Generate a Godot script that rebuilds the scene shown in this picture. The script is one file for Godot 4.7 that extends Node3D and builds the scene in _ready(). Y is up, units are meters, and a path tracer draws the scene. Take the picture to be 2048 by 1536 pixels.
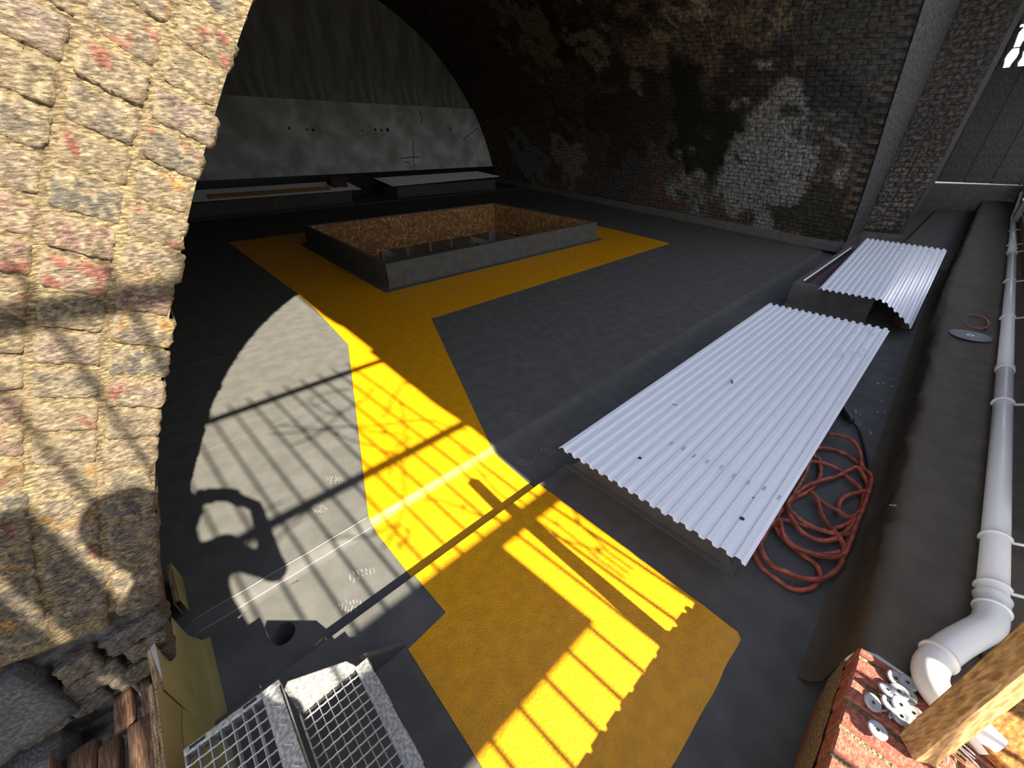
extends Node3D
# A roof under a railway arch. x runs along the viaduct face, y is up, -z goes into the arch; metres.

var used := {}
var M := {}
var n1 := FastNoiseLite.new()
var n2 := FastNoiseLite.new()
var rng := RandomNumberGenerator.new()

class MB:
	var st := SurfaceTool.new()
	var col := Color.WHITE
	var k := 0
	func _init(smooth := false):
		st.begin(Mesh.PRIMITIVE_TRIANGLES)
		st.set_smooth_group(0 if smooth else -1)
	func smooth(on: bool):
		st.set_smooth_group(0 if on else -1)
	# corners run counter-clockwise seen from outside
	func tri(a: Vector3, b: Vector3, c: Vector3):
		st.set_color(col); st.add_vertex(a); st.set_color(col); st.add_vertex(c); st.set_color(col); st.add_vertex(b)
		k += 1
	func quad(a: Vector3, b: Vector3, c: Vector3, d: Vector3):
		tri(a, b, c); tri(a, c, d)
	func tric(a: Vector3, b: Vector3, c: Vector3, ca: Color, cb: Color, cc: Color):
		st.set_color(ca); st.add_vertex(a); st.set_color(cc); st.add_vertex(c); st.set_color(cb); st.add_vertex(b)
		k += 1
	# box with chamfered edges
	func box(xf: Transform3D, s: Vector3, ch := 0.004):
		var h := s * 0.5
		ch = minf(ch, minf(h.x, minf(h.y, h.z)) * 0.45)
		var P := func(x: float, y: float, z: float, ax: int) -> Vector3:
			var v := Vector3(x * h.x, y * h.y, z * h.z)
			for i in 3:
				if i != ax:
					v[i] -= signf(v[i]) * ch
			return xf * v
		for s1 in [-1.0, 1.0]:
			var f: float = s1
			_q(P.call(f, -1, -1, 0), P.call(f, 1, -1, 0), P.call(f, 1, 1, 0), P.call(f, -1, 1, 0), f > 0)
			_q(P.call(-1, f, -1, 1), P.call(-1, f, 1, 1), P.call(1, f, 1, 1), P.call(1, f, -1, 1), f > 0)
			_q(P.call(-1, -1, f, 2), P.call(1, -1, f, 2), P.call(1, 1, f, 2), P.call(-1, 1, f, 2), f > 0)
		for a in [-1.0, 1.0]:
			for b in [-1.0, 1.0]:
				_q(P.call(a, b, -1, 0), P.call(a, b, 1, 0), P.call(a, b, 1, 1), P.call(a, b, -1, 1), a * b < 0)
				_q(P.call(a, -1, b, 0), P.call(a, 1, b, 0), P.call(a, 1, b, 2), P.call(a, -1, b, 2), a * b > 0)
				_q(P.call(-1, a, b, 1), P.call(1, a, b, 1), P.call(1, a, b, 2), P.call(-1, a, b, 2), a * b < 0)
				for c in [-1.0, 1.0]:
					if a * b * c > 0:
						tri(P.call(a, b, c, 0), P.call(a, b, c, 1), P.call(a, b, c, 2))
					else:
						tri(P.call(a, b, c, 0), P.call(a, b, c, 2), P.call(a, b, c, 1))
	func _q(a, b, c, d, keep: bool):
		if keep: quad(a, b, c, d)
		else: quad(a, d, c, b)
	func bx(x0: float, x1: float, y0: float, y1: float, z0: float, z1: float, ch := 0.004):
		box(Transform3D(Basis(), Vector3((x0 + x1) / 2, (y0 + y1) / 2, (z0 + z1) / 2)), Vector3(absf(x1 - x0), absf(y1 - y0), absf(z1 - z0)), ch)
	# a bar between two points
	func bar(a: Vector3, b: Vector3, w: float, t: float, up := Vector3.UP, ch := 0.003):
		var x := (b - a).normalized()
		var z := x.cross(up).normalized()
		var y := z.cross(x)
		box(Transform3D(Basis(x, y, z), (a + b) / 2), Vector3(a.distance_to(b), t, w), ch)
	func tube(pts: Array, r, sides := 10, cap := true):
		var rings := []
		var prev := Vector3.ZERO
		for i in pts.size():
			var d: Vector3 = (pts[mini(i + 1, pts.size() - 1)] - pts[maxi(i - 1, 0)]).normalized()
			var u := (prev - d * prev.dot(d)) if prev != Vector3.ZERO else d.cross(Vector3.UP if absf(d.y) < 0.9 else Vector3.RIGHT)
			u = u.normalized()
			prev = u
			var v := d.cross(u)
			var ring := []
			var rr: float = r[i] if r is Array else r
			for j in sides:
				var a := TAU * j / sides
				ring.append(pts[i] + (u * cos(a) + v * sin(a)) * rr)
			rings.append(ring)
		for i in rings.size() - 1:
			for j in sides:
				var j2 := (j + 1) % sides
				quad(rings[i][j], rings[i][j2], rings[i + 1][j2], rings[i + 1][j])
		if cap:
			for j in range(1, sides - 1):
				tri(rings[0][0], rings[0][j + 1], rings[0][j])
				var e = rings[-1]
				tri(e[0], e[j], e[j + 1])
	# profile of (radius, height) turned about the y axis of xf
	func lathe(prof: Array, n: int, xf := Transform3D()):
		for i in prof.size() - 1:
			for j in n:
				var a := TAU * j / n
				var b := TAU * (j + 1) / n
				var p: Vector2 = prof[i]
				var q: Vector2 = prof[i + 1]
				quad(xf * Vector3(p.x * cos(a), p.y, -p.x * sin(a)), xf * Vector3(p.x * cos(b), p.y, -p.x * sin(b)), xf * Vector3(q.x * cos(b), q.y, -q.x * sin(b)), xf * Vector3(q.x * cos(a), q.y, -q.x * sin(a)))
	# flat polygon (x, z) pulled up from height f(x, z) by t
	func slab(poly: PackedVector2Array, f: Callable, t: float):
		var idx := Geometry2D.triangulate_polygon(poly)
		for i in range(0, idx.size(), 3):
			var a := poly[idx[i]]; var b := poly[idx[i + 1]]; var c := poly[idx[i + 2]]
			if (b - a).cross(c - a) > 0:
				var s := b; b = c; c = s
			tri(Vector3(a.x, f.call(a.x, a.y) + t, a.y), Vector3(b.x, f.call(b.x, b.y) + t, b.y), Vector3(c.x, f.call(c.x, c.y) + t, c.y))
		for i in poly.size():
			var a := poly[i]; var b := poly[(i + 1) % poly.size()]
			quad(Vector3(a.x, f.call(a.x, a.y), a.y), Vector3(b.x, f.call(b.x, b.y), b.y), Vector3(b.x, f.call(b.x, b.y) + t, b.y), Vector3(a.x, f.call(a.x, a.y) + t, a.y))
	# grid of points
	func grid(pts: Array, cols: Array = []):
		for i in pts.size() - 1:
			for j in pts[i].size() - 1:
				if cols.is_empty():
					quad(pts[i][j], pts[i + 1][j], pts[i + 1][j + 1], pts[i][j + 1])
				else:
					tric(pts[i][j], pts[i + 1][j], pts[i + 1][j + 1], cols[i][j], cols[i + 1][j], cols[i + 1][j + 1])
					tric(pts[i][j], pts[i + 1][j + 1], pts[i][j + 1], cols[i][j], cols[i + 1][j + 1], cols[i][j + 1])
	func mesh() -> ArrayMesh:
		st.generate_normals()
		st.index()
		return st.commit()

func numbered(called: String) -> String:
	var c: int = used.get(called, 0)
	used[called] = c + 1
	return called if c == 0 else "%s_%03d" % [called, c]

func obj(called: String, b, mat: Material, parent: Node = self) -> MeshInstance3D:
	var o := MeshInstance3D.new()
	o.mesh = b.mesh() if b is MB else b
	o.material_override = mat
	o.name = numbered(called) if parent == self else called
	parent.add_child(o, true)
	return o

func tag(o: Node, label: String, category: String, group := ""):
	o.set_meta("label", label); o.set_meta("category", category)
	if group: o.set_meta("group", group)

func thing(called: String, label: String, category: String, at := Vector3.ZERO, turn := 0.0, group := "") -> Node3D:
	var o := Node3D.new()
	o.name = numbered(called)
	add_child(o)
	o.position = at; o.rotation.y = turn
	tag(o, label, category, group)
	return o

func struct(called: String, b, mat: Material, label := "") -> MeshInstance3D:
	var o := obj(called, b, mat)
	o.set_meta("kind", "structure")
	if label: o.set_meta("label", label)
	return o

func lin(r: float, g: float, b: float) -> Color:
	return Color(r, g, b).linear_to_srgb()

func noise_tex(seed_: int, freq: float, lo: Color, hi: Color, size := 512, oct := 4, warp := 0.0) -> NoiseTexture2D:
	var n := FastNoiseLite.new()
	n.seed = seed_; n.frequency = freq; n.fractal_octaves = oct
	n.noise_type = FastNoiseLite.TYPE_SIMPLEX_SMOOTH
	if warp > 0:
		n.domain_warp_enabled = true; n.domain_warp_amplitude = warp; n.domain_warp_frequency = freq
	var t := NoiseTexture2D.new()
	t.width = size; t.height = size; t.seamless = true; t.noise = n
	var g := Gradient.new()
	g.set_color(0, lo); g.set_color(1, hi)
	g.set_offset(0, 0.22); g.set_offset(1, 0.78)
	t.color_ramp = g
	return t

func normal_tex(seed_: int, freq: float, strength: float, size := 512) -> NoiseTexture2D:
	var n := FastNoiseLite.new()
	n.seed = seed_; n.frequency = freq; n.fractal_octaves = 4
	var t := NoiseTexture2D.new()
	t.width = size; t.height = size; t.seamless = true; t.noise = n
	t.as_normal_map = true; t.bump_strength = strength
	return t

func mat(c: Color, rough := 0.8, tex: Texture2D = null, scale := Vector3.ONE, nrm: Texture2D = null, nscale := 1.0, vcol := false) -> StandardMaterial3D:
	var m := StandardMaterial3D.new()
	m.albedo_color = c; m.roughness = rough
	m.vertex_color_use_as_albedo = vcol
	m.cull_mode = BaseMaterial3D.CULL_DISABLED
	if tex or nrm:
		m.uv1_triplanar = true; m.uv1_scale = scale
	if tex: m.albedo_texture = tex
	if nrm:
		m.normal_enabled = true; m.normal_texture = nrm; m.normal_scale = nscale
	return m

func strand_tex() -> ImageTexture:
	var r := RandomNumberGenerator.new(); r.seed = 77
	var S := 512
	var im := Image.create(S, S, false, Image.FORMAT_RGB8)
	im.fill(Color(0.55, 0.38, 0.22))
	for i in 2600:
		var c := Vector2(r.randf() * S, r.randf() * S)
		var a := r.randf() * PI
		var d := Vector2(cos(a), sin(a)); var p := Vector2(-d.y, d.x)
		var L := r.randf_range(14, 46); var W := r.randf_range(2.0, 6.5)
		var t := r.randf()
		var col := Color(0.80, 0.61, 0.37).lerp(Color(0.48, 0.28, 0.14), t) if r.randf() < 0.8 else Color(0.90, 0.78, 0.54)
		for u in int(L):
			var sh := 1.0 - 0.3 * absf(u / L - 0.5)
			for v in int(W):
				var q := c + d * u + p * v
				var k := sh * (0.72 if v == 0 else 1.0)
				im.set_pixel(posmod(int(q.x), S), posmod(int(q.y), S), Color(col.r * k, col.g * k, col.b * k))
	return ImageTexture.create_from_image(im)

func make_materials():
	var soft := noise_tex(3, 0.012, Color(0.91, 0.91, 0.91), Color(1, 1, 1), 512, 5)
	var fine := normal_tex(5, 0.05, 2.0)
	M.membrane = mat(lin(0.120, 0.1175, 0.109), 0.72, soft, Vector3.ONE * 0.9, fine, 0.14)
	M.membrane.metallic_specular = 0.12
	M.membrane_bounce = mat(lin(0.115, 0.098, 0.076), 0.75, soft, Vector3.ONE * 0.9, fine, 0.14)  # browner copy of membrane: yellow bounce light painted into its colour
	M.membrane_bounce.metallic_specular = 0.15
	M.yellow = mat(lin(0.76, 0.338, 0.001), 0.5, noise_tex(4, 0.02, Color(0.93, 0.93, 0.9), Color(1, 1, 1), 256, 4), Vector3.ONE * 1.1, normal_tex(8, 0.05, 4.0), 0.55)
	M.yellow.uv1_scale = Vector3.ONE * 2.6
	M.render_white = mat(lin(0.88, 0.88, 0.84), 0.85, noise_tex(11, 0.006, Color(0.78, 0.78, 0.77), Color(1, 1, 1), 512, 6, 8), Vector3.ONE * 0.35)
	M.render_dark = mat(lin(0.42, 0.42, 0.39), 0.9, noise_tex(12, 0.008, Color(0.80, 0.80, 0.79), Color(1, 1, 1), 512, 5, 12), Vector3(0.7, 0.13, 0.7))
	var crust := noise_tex(21, 0.03, Color(0.50, 0.47, 0.44), Color(1.0, 1.0, 1.0), 1024, 5, 24)
	M.pier = mat(lin(0.93, 0.93, 0.93), 0.92, crust, Vector3(1.5, 4.2, 2.6), normal_tex(23, 0.045, 12.0, 1024), 1.0, true)
	M.vault = mat(Color.WHITE, 0.95, noise_tex(31, 0.03, Color(0.45, 0.44, 0.43), Color(1, 1, 1), 512, 6, 10), Vector3.ONE * 0.9, normal_tex(33, 0.06, 4.0), 0.8, true)
	M.old_brick_a = mat(lin(0.14, 0.115, 0.085), 0.95, crust, Vector3(2, 6, 4), normal_tex(24, 0.05, 9.0, 256), 1.0)
	M.old_brick_b = mat(lin(0.11, 0.095, 0.08), 0.95, crust, Vector3(2, 6, 4), normal_tex(25, 0.05, 9.0, 256), 1.0)
	M.white = mat(lin(0.84, 0.86, 0.90), 0.32)
	M.gloss = mat(lin(0.92, 0.93, 0.94), 0.08)
	M.pipe = mat(lin(0.82, 0.79, 0.74), 0.3)
	M.strap = mat(lin(0.75, 0.73, 0.68), 0.45)
	M.steel = mat(lin(0.52, 0.53, 0.53), 0.42, noise_tex(41, 0.03, Color(0.70, 0.70, 0.69), Color(1, 1, 1), 256, 4, 20), Vector3.ONE * 9)
	M.steel.metallic = 0.35
	M.zinc = mat(lin(0.45, 0.46, 0.46), 0.4); M.zinc.metallic = 0.6
	M.plastic = mat(lin(0.34, 0.35, 0.37), 0.45)
	M.hose = mat(lin(0.56, 0.13, 0.07), 0.5, noise_tex(42, 0.02, Color(0.6, 0.55, 0.55), Color(1, 1, 1), 256, 4), Vector3.ONE * 3)
	M.black = mat(lin(0.012, 0.012, 0.013), 0.5)
	M.osb = mat(Color.WHITE, 0.8, strand_tex(), Vector3.ONE * 0.62)
	var grain := noise_tex(51, 0.03, Color(0.62, 0.56, 0.5), Color(1, 1, 1), 512, 4, 6)
	M.timber = mat(lin(0.50, 0.30, 0.11), 0.75, grain, Vector3(1.2, 9, 9))
	M.timber_up = mat(lin(0.60, 0.40, 0.17), 0.75, grain, Vector3(9, 1.2, 9))
	M.old_wood = mat(lin(0.22, 0.125, 0.075), 0.85, grain, Vector3(9, 9, 1.2))
	M.pale_wood = mat(lin(0.40, 0.30, 0.17), 0.8, grain, Vector3(1.2, 9, 9))
	M.board = mat(lin(0.10, 0.105, 0.105), 0.85, grain, Vector3(5, 0.5, 5))
	M.fence_wood = mat(lin(0.36, 0.25, 0.11), 0.85, grain, Vector3(1.0, 5, 5))
	M.ply = mat(lin(0.30, 0.265, 0.10), 0.5, soft, Vector3.ONE)  # film-faced ply; its olive also holds painted-in yellow bounce
	M.ply_edge = mat(lin(0.58, 0.40, 0.20), 0.8, noise_tex(55, 0.02, Color(0.45, 0.35, 0.28), Color(1, 1, 1), 256, 3), Vector3(40, 3, 3))
	M.orange_ply = mat(lin(0.48, 0.22, 0.04), 0.7, grain, Vector3(2, 6, 6))
	M.red_brick = mat(Color.WHITE, 0.9, noise_tex(61, 0.04, Color(0.75, 0.72, 0.7), Color(1, 1, 1), 256, 4), Vector3.ONE * 5, normal_tex(62, 0.08, 4.0, 256), 0.6, true)
	M.mortar = mat(lin(0.36, 0.29, 0.16), 0.95, noise_tex(63, 0.05, Color(0.6, 0.58, 0.52), Color(1, 1, 1), 256, 4), Vector3.ONE * 5, normal_tex(64, 0.08, 6.0, 256), 1.0)
	M.slate = mat(lin(0.13, 0.125, 0.12), 0.7, crust, Vector3.ONE * 4)
	M.rust = mat(lin(0.17, 0.10, 0.085), 0.9, crust, Vector3.ONE * 4)
	M.leaf = mat(lin(0.30, 0.19, 0.09), 0.8)
	M.dark_metal = mat(lin(0.05, 0.05, 0.05), 0.6)
	M.twig = mat(lin(0.06, 0.05, 0.03), 0.9)
	M.stock = mat(lin(0.26, 0.20, 0.12), 0.95, crust, Vector3.ONE * 1.5)
	M.added_facade = mat(lin(0.80, 0.78, 0.73), 0.9, soft, Vector3.ONE * 0.3)
	M.skin = mat(lin(0.45, 0.27, 0.19), 0.6)
	M.cloth = mat(lin(0.06, 0.07, 0.10), 0.9)
	M.hair = mat(lin(0.03, 0.022, 0.016), 0.8)
	M.grey_light = mat(lin(0.30, 0.29, 0.27), 0.75)
	M.scuff = mat(lin(0.21, 0.207, 0.195), 0.75)
	M.plum = mat(lin(0.07, 0.03, 0.05), 0.6)
	M.dark_disc = mat(lin(0.17, 0.175, 0.18), 0.6)
	M.deck = mat(lin(0.10, 0.105, 0.11), 0.6, soft, Vector3.ONE)

# ---------------------------------------------------------------- shared shapes
const SLOPE := 0.05
func roof_y(_x: float, z: float) -> float:
	return SLOPE * (-1.5 - z)
func zero_y(_x: float, _z: float) -> float:
	return 0.0
func trough_y(_x: float, z: float) -> float:
	return lerpf(-0.068, -0.038, clampf((-1.075 - z) / 0.355, 0, 1))
# the vault: a circle whose centre and radius change with depth
func arch_k(z: float) -> float:
	return (-1.2 - z) / 11.3
func arch_p(phi: float, z: float, off := 0.0) -> Vector3:
	var k := arch_k(z)
	var r := 4.716 + k * 1.16 + off
	var p := Vector3(4.171 + k * 0.889 + r * cos(phi), -0.901 + k * 0.414 + r * sin(phi), z)
	# the right haunch by the mouth is flattened: nearly straight, leaning in
	if phi < 1.5 and p.y > 0.35 and k < 0.5:
		var want := 8.77 + off - 0.522 * (p.y - 0.35)
		p.x += maxf(0.0, want - p.x) * smoothstep(3.75, 3.1, p.y) * smoothstep(0.5, 0.0, k)
	return p
func fbm(p: Vector3, f: float) -> float:
	return n1.get_noise_3dv(p * f)

func _ready():
	# ---- camera
	var cam := Camera3D.new()
	cam.name = "camera"
	add_child(cam)
	cam.transform = Transform3D(Basis(Vector3(0.7356, -0.0180, 0.6771), Vector3(0.3626, 0.8548, -0.3713), Vector3(-0.5722, 0.5187, 0.6353)).orthonormalized(), Vector3(0, 1.6, 0))
	cam.fov = 89.85; cam.near = 0.03; cam.far = 200.0
	cam.current = true
	# ---- sky, exposure
	var env := Environment.new()
	env.background_mode = Environment.BG_SKY
	var sky := Sky.new()
	var sm := ProceduralSkyMaterial.new()
	sm.sky_top_color = lin(0.50, 0.63, 1.02)
	sm.sky_horizon_color = lin(5.5, 5.5, 5.5)
	sm.ground_horizon_color = lin(3.0, 3.0, 2.95)
	sm.ground_bottom_color = lin(0.25, 0.24, 0.22)
	sm.sky_curve = 0.3
	sm.sky_energy_multiplier = 1.0
	sm.ground_energy_multiplier = 1.0
	sky.sky_material = sm
	env.sky = sky
	env.tonemap_mode = Environment.TONE_MAPPER_LINEAR
	env.tonemap_exposure = 1.0
	env.sdfgi_enabled = true; env.ssao_enabled = true; env.ssil_enabled = true
	var we := WorldEnvironment.new()
	we.name = "environment"; we.environment = env
	add_child(we)
	# ---- sun
	var sun := DirectionalLight3D.new()
	sun.name = "sun"
	add_child(sun)
	sun.look_at_from_position(Vector3.ZERO, Vector3(-0.11, -1.0, -1.385), Vector3.UP)
	sun.light_energy = 6.5
	sun.light_color = Color(1.0, 0.96, 0.88)
	sun.light_angular_distance = 0.5
	sun.shadow_enabled = true
	sun.sky_mode = DirectionalLight3D.SKY_MODE_LIGHT_ONLY

	n1.seed = 9; n1.frequency = 1.0; n1.fractal_octaves = 4; n1.noise_type = FastNoiseLite.TYPE_SIMPLEX_SMOOTH
	n2.seed = 31; n2.frequency = 1.0; n2.fractal_octaves = 2; n2.noise_type = FastNoiseLite.TYPE_SIMPLEX_SMOOTH
	rng.seed = 4242
	make_materials()
	build_floor()
	build_pier()
	build_vault()
	build_back_wall()
	build_right_end()
	build_parapet()
	build_rooflights()
	build_sheets()
	build_stair()
	build_left_corner()
	build_pipe()
	build_hose()
	build_ledge_things()
	build_small_things()
	build_outside()
	build_person()

# ---------------------------------------------------------------- the roof
func build_floor():
	var b := MB.new()
	var q := func(x0, x1, z0, z1, f: Callable):
		b.quad(Vector3(x0, f.call(x0, z1), z1), Vector3(x1, f.call(x1, z1), z1), Vector3(x1, f.call(x1, z0), z0), Vector3(x0, f.call(x0, z0), z0))
	# main slope round the rooflight well
	q.call(-0.9, 11.6, -4.45, -1.5, roof_y)
	q.call(-0.9, 2.1, -7.45, -4.45, roof_y)
	q.call(6.3, 11.6, -7.45, -4.45, roof_y)
	q.call(-0.9, 11.6, -10.75, -7.45, roof_y)
	# back strip behind its own little gutter
	b.quad(Vector3(-0.9, 0.4625, -10.75), Vector3(11.6, 0.4625, -10.75), Vector3(11.6, 0.39, -10.78), Vector3(-0.9, 0.39, -10.78))
	b.quad(Vector3(-0.9, 0.39, -10.78), Vector3(11.6, 0.39, -10.78), Vector3(11.6, 0.39, -10.9), Vector3(-0.9, 0.39, -10.9))
	b.quad(Vector3(-0.9, 0.39, -10.9), Vector3(11.6, 0.39, -10.9), Vector3(11.6, 0.47, -10.93), Vector3(-0.9, 0.47, -10.93))
	b.quad(Vector3(-0.9, 0.47, -10.93), Vector3(11.6, 0.47, -10.93), Vector3(11.6, 0.47, -13.1), Vector3(-0.9, 0.47, -13.1))
	# ledge by the stair
	q.call(-0.9, 16.2, -1.06, 0.3, zero_y)
	q.call(8.9, 16.2, -1.5, -1.06, zero_y)
	# trough: far fillet, bed with the outlet hole, near face
	var T := -0.065
	var prof := [Vector2(-1.5, 0), Vector2(-1.49, -0.003), Vector2(-1.47, -0.024), Vector2(-1.455, -0.034), Vector2(-1.43, trough_y(0, -1.43))]
	b.smooth(true)
	for i in prof.size() - 1:
		var a: Vector2 = prof[i]; var c: Vector2 = prof[i + 1]
		b.quad(Vector3(-0.9, c.y, c.x), Vector3(8.9, c.y, c.x), Vector3(8.9, a.y, a.x), Vector3(-0.9, a.y, a.x))
	b.smooth(false)
	q.call(-0.035, 8.9, -1.43, -1.075, trough_y)
	q.call(-0.9, -0.275, -1.43, -1.075, trough_y)
	var cc := Vector2(-0.155, -1.24)
	var N := 32
	for i in N:
		var a0 := TAU * i / N; var a1 := TAU * (i + 1) / N
		var o := func(a: float) -> Vector3:
			var d := Vector2(cos(a), sin(a))
			var hx := 0.12; var hz := 0.165 if d.y > 0 else 0.19
			var s := minf(hx / maxf(absf(d.x), 1e-5), hz / maxf(absf(d.y), 1e-5))
			return Vector3(cc.x + d.x * s, trough_y(0, cc.y + d.y * s), cc.y + d.y * s)
		var r := func(a: float, y: float) -> Vector3:
			return Vector3(cc.x + cos(a) * 0.043, trough_y(0, cc.y + sin(a) * 0.043) - y, cc.y + sin(a) * 0.043)
		b.quad(o.call(a1), o.call(a0), r.call(a0, 0.0), r.call(a1, 0.0))
		b.quad(r.call(a1, 0.0), r.call(a0, 0.0), r.call(a0, 0.3), r.call(a1, 0.3))
	var nf := [Vector2(-1.075, -0.068), Vector2(-1.068, -0.012), Vector2(-1.064, -0.003), Vector2(-1.056, 0.0)]
	for i in nf.size() - 1:
		var a: Vector2 = nf[i]; var c: Vector2 = nf[i + 1]
		b.quad(Vector3(-0.9, c.y, c.x), Vector3(8.9, c.y, c.x), Vector3(8.9, a.y, a.x), Vector3(-0.9, a.y, a.x))
	# turned-up skirt along the right-hand wall of the arch and round the buttress
	b.smooth(true)
	var skirt := []
	for i in 24:
		var z := -1.22 - i * 0.51
		var yb := roof_y(0, z) if z < -1.5 else 0.0
		var y1 := yb + 0.15
		var wl := func(y: float) -> float:
			var k := arch_k(z); var r := 4.716 + k * 1.16
			return 4.171 + k * 0.889 + sqrt(r * r - pow(y + 0.901 - k * 0.414, 2))
		skirt.append([Vector3(wl.call(yb) - 0.12, yb + 0.004, z), Vector3(wl.call(yb) - 0.07, yb + 0.02, z), Vector3(wl.call(yb) - 0.04, yb + 0.06, z), Vector3(wl.call(y1) - 0.02, y1, z), Vector3(wl.call(y1) + 0.03, y1 + 0.012, z)])
	b.grid(skirt)
	b.smooth(false)
	b.bx(8.55, 10.02, -0.05, 0.17, -1.2, -1.185, 0.004)
	b.bx(9.985, 10.0, -0.05, 0.19, -1.2, -0.60, 0.004)
	b.bx(8.2, 16.2, -0.05, 0.06, -0.57, 0.16, 0.01)
	var fl := struct("floor", b, M.membrane, "dark grey waterproof roof membrane laid to falls")
	var ups := MB.new(true)
	var ug := []
	for i in 12:
		var z := lerpf(0.3, -1.42, i / 11.0)
		var row := []
		for p in [[-0.4205, 0.21], [-0.4195, 0.12], [-0.416, 0.07], [-0.404, 0.035], [-0.398, 0.012], [-0.388, 0.004], [-0.372, 0.001]]:
			row.append(Vector3(p[0] + 0.003 * n2.get_noise_2d(z * 5, p[1] * 40), p[1] - (0.04 if z < -1.07 else 0.0), z))
		row.reverse()
		ug.append(row)
	ups.grid(ug)
	obj("upstand_skirt", ups, M.ply, fl)
	# welded laps: thin raised bands on the membrane
	for s in [[-0.4, 8.6, -2.62], [-0.4, 8.7, -3.9], [1.4, 8.4, -1.30]]:
		var m := MB.new()
		var f: Callable = roof_y if s[2] < -1.5 else trough_y
		m.slab(PackedVector2Array([Vector2(s[0], s[2]), Vector2(s[1], s[2]), Vector2(s[1], s[2] - 0.045), Vector2(s[0], s[2] - 0.045)]), f, 0.0025)
		obj("membrane_lap", m, M.membrane, fl)
	# bright welded bead at the foot of the far fillet and its top
	for s in [[-0.42, 0.33, -1.462, -0.031], [-0.42, 0.335, -1.505, 0.0015]]:
		var m := MB.new(true)
		var pts := []
		for i in 20:
			var x := lerpf(s[0], s[1], i / 19.0)
			pts.append(Vector3(x, s[3] + 0.001, s[2] + 0.003 * n2.get_noise_2d(x * 7, s[2] * 50)))
		m.tube(pts, 0.0025, 6)
		obj("sealant_bead", m, M.grey_light, fl)
	# yellow coating: the walkway frame round the big rooflight, the path and the bend by the stair
	var pieces := [
		[[1.08, -8.35], [2.0, -8.35], [2.0, -4.45], [1.125, -4.45], [1.14, -5.06]],
		[[1.125, -4.45], [7.2, -4.45], [7.06, -3.46], [1.95, -3.42], [1.05, -3.41]],
		[[1.05, -3.41], [1.95, -3.42], [1.155, -1.5], [0.34, -1.5]],
		[[6.32, -4.45], [7.2, -4.45], [7.55, -8.35], [6.32, -8.35]],
		[[2.0, -7.45], [6.32, -7.45], [6.32, -8.35], [2.0, -8.35]]]
	var y := MB.new()
	for p in pieces:
		var poly := PackedVector2Array()
		for v in p: poly.append(Vector2(v[0], v[1]))
		y.slab(poly, roof_y, 0.003)
	y.slab(PackedVector2Array([Vector2(0.335, -1.43), Vector2(1.15, -1.43), Vector2(1.145, -1.078), Vector2(0.35, -1.078)]), trough_y, 0.003)
	for i in prof.size() - 1:
		var a: Vector2 = prof[i]; var c: Vector2 = prof[i + 1]
		y.quad(Vector3(0.338, c.y + 0.003, c.x + 0.002), Vector3(1.153, c.y + 0.003, c.x + 0.002), Vector3(1.155, a.y + 0.003, a.x + 0.002), Vector3(0.34, a.y + 0.003, a.x + 0.002))
	var bend := PackedVector2Array([Vector2(0.35, -1.058), Vector2(1.143, -1.058)])
	var edge := []
	for i in 24:
		bend.append(Vector2(1.141 + 0.004 * n2.get_noise_2d(i * 3.1, 2), lerpf(-1.0, 0.0, i / 23.0)))
	for i in 20:
		bend.append(Vector2(lerpf(1.12, 0.18, i / 19.0), 0.019 + 0.006 * n2.get_noise_2d(i * 3.3, 9)))
	bend.append(Vector2(0.18, -0.815)); bend.append(Vector2(0.36, -0.83))
	y.slab(bend, zero_y, 0.003)
	obj("yellow_coating", y, M.yellow, fl)
	# dusty boot prints
	var prints := [[0.31, -1.875, 1.0, 0.12], [0.178, -1.73, 1.0, 0.1], [0.088, -1.17, 0.6, 0.11], [0.19, -1.265, 0.4, 0.13], [2.02, -2.1, 0.9, 0.15], [1.49, -1.63, 0.7, 0.13], [1.245, -1.28, 0.9, 0.12], [1.43, -1.245, 1.1, 0.13]]
	for i in prints.size():
		var p = prints[i]
		var f: Callable = roof_y if p[1] < -1.5 else (trough_y if p[1] < -1.075 else zero_y)
		var m := MB.new()
		var L: float = p[3]
		var ca := cos(p[2]); var sa := sin(p[2])
		for r in 7:
			var u := (r - 3.0) * L / 7.5
			var w := 0.034 * sqrt(maxf(0.1, 1.0 - pow((r - 3.0) / 4.2, 2))) * rng.randf_range(0.7, 1.0)
			var v := -w + rng.randf() * 0.01
			while v < w - 0.008:
				var e := v + rng.randf_range(0.008, 0.035)
				var poly := PackedVector2Array()
				for qv in [Vector2(u - 0.003, v), Vector2(u + 0.001, v), Vector2(u + 0.005, minf(e, w)), Vector2(u + 0.0, minf(e, w))]:
					var bow: float = qv.x - 0.25 * qv.y * qv.y / 0.034 + rng.randf_range(-0.0015, 0.0015)
					poly.append(Vector2(p[0] + bow * ca - qv.y * sa, p[1] + bow * sa + qv.y * ca))
				if poly.size() == 4: m.slab(poly, f, 0.0008)
				v = e + rng.randf_range(0.004, 0.02)
		obj("boot_print", m, M.scuff, fl)
	# flecks of sealant dropped on the dark roof to the right of the long sheet
	for i in 16:
		var m := MB.new()
		var c := Vector2(rng.randf_range(2.75, 4.0), rng.randf_range(-0.03, 0.13))
		var poly := PackedVector2Array()
		for k in 6:
			var a := -TAU * k / 6
			poly.append(c + Vector2(cos(a) * rng.randf_range(0.006, 0.03), sin(a) * rng.randf_range(0.002, 0.008)))
		m.slab(poly, zero_y, 0.0012)
		obj("sealant_fleck", m, M.grey_light, fl)
	# fillet kerb where the ledge meets the stair
	var w := MB.new()
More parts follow.
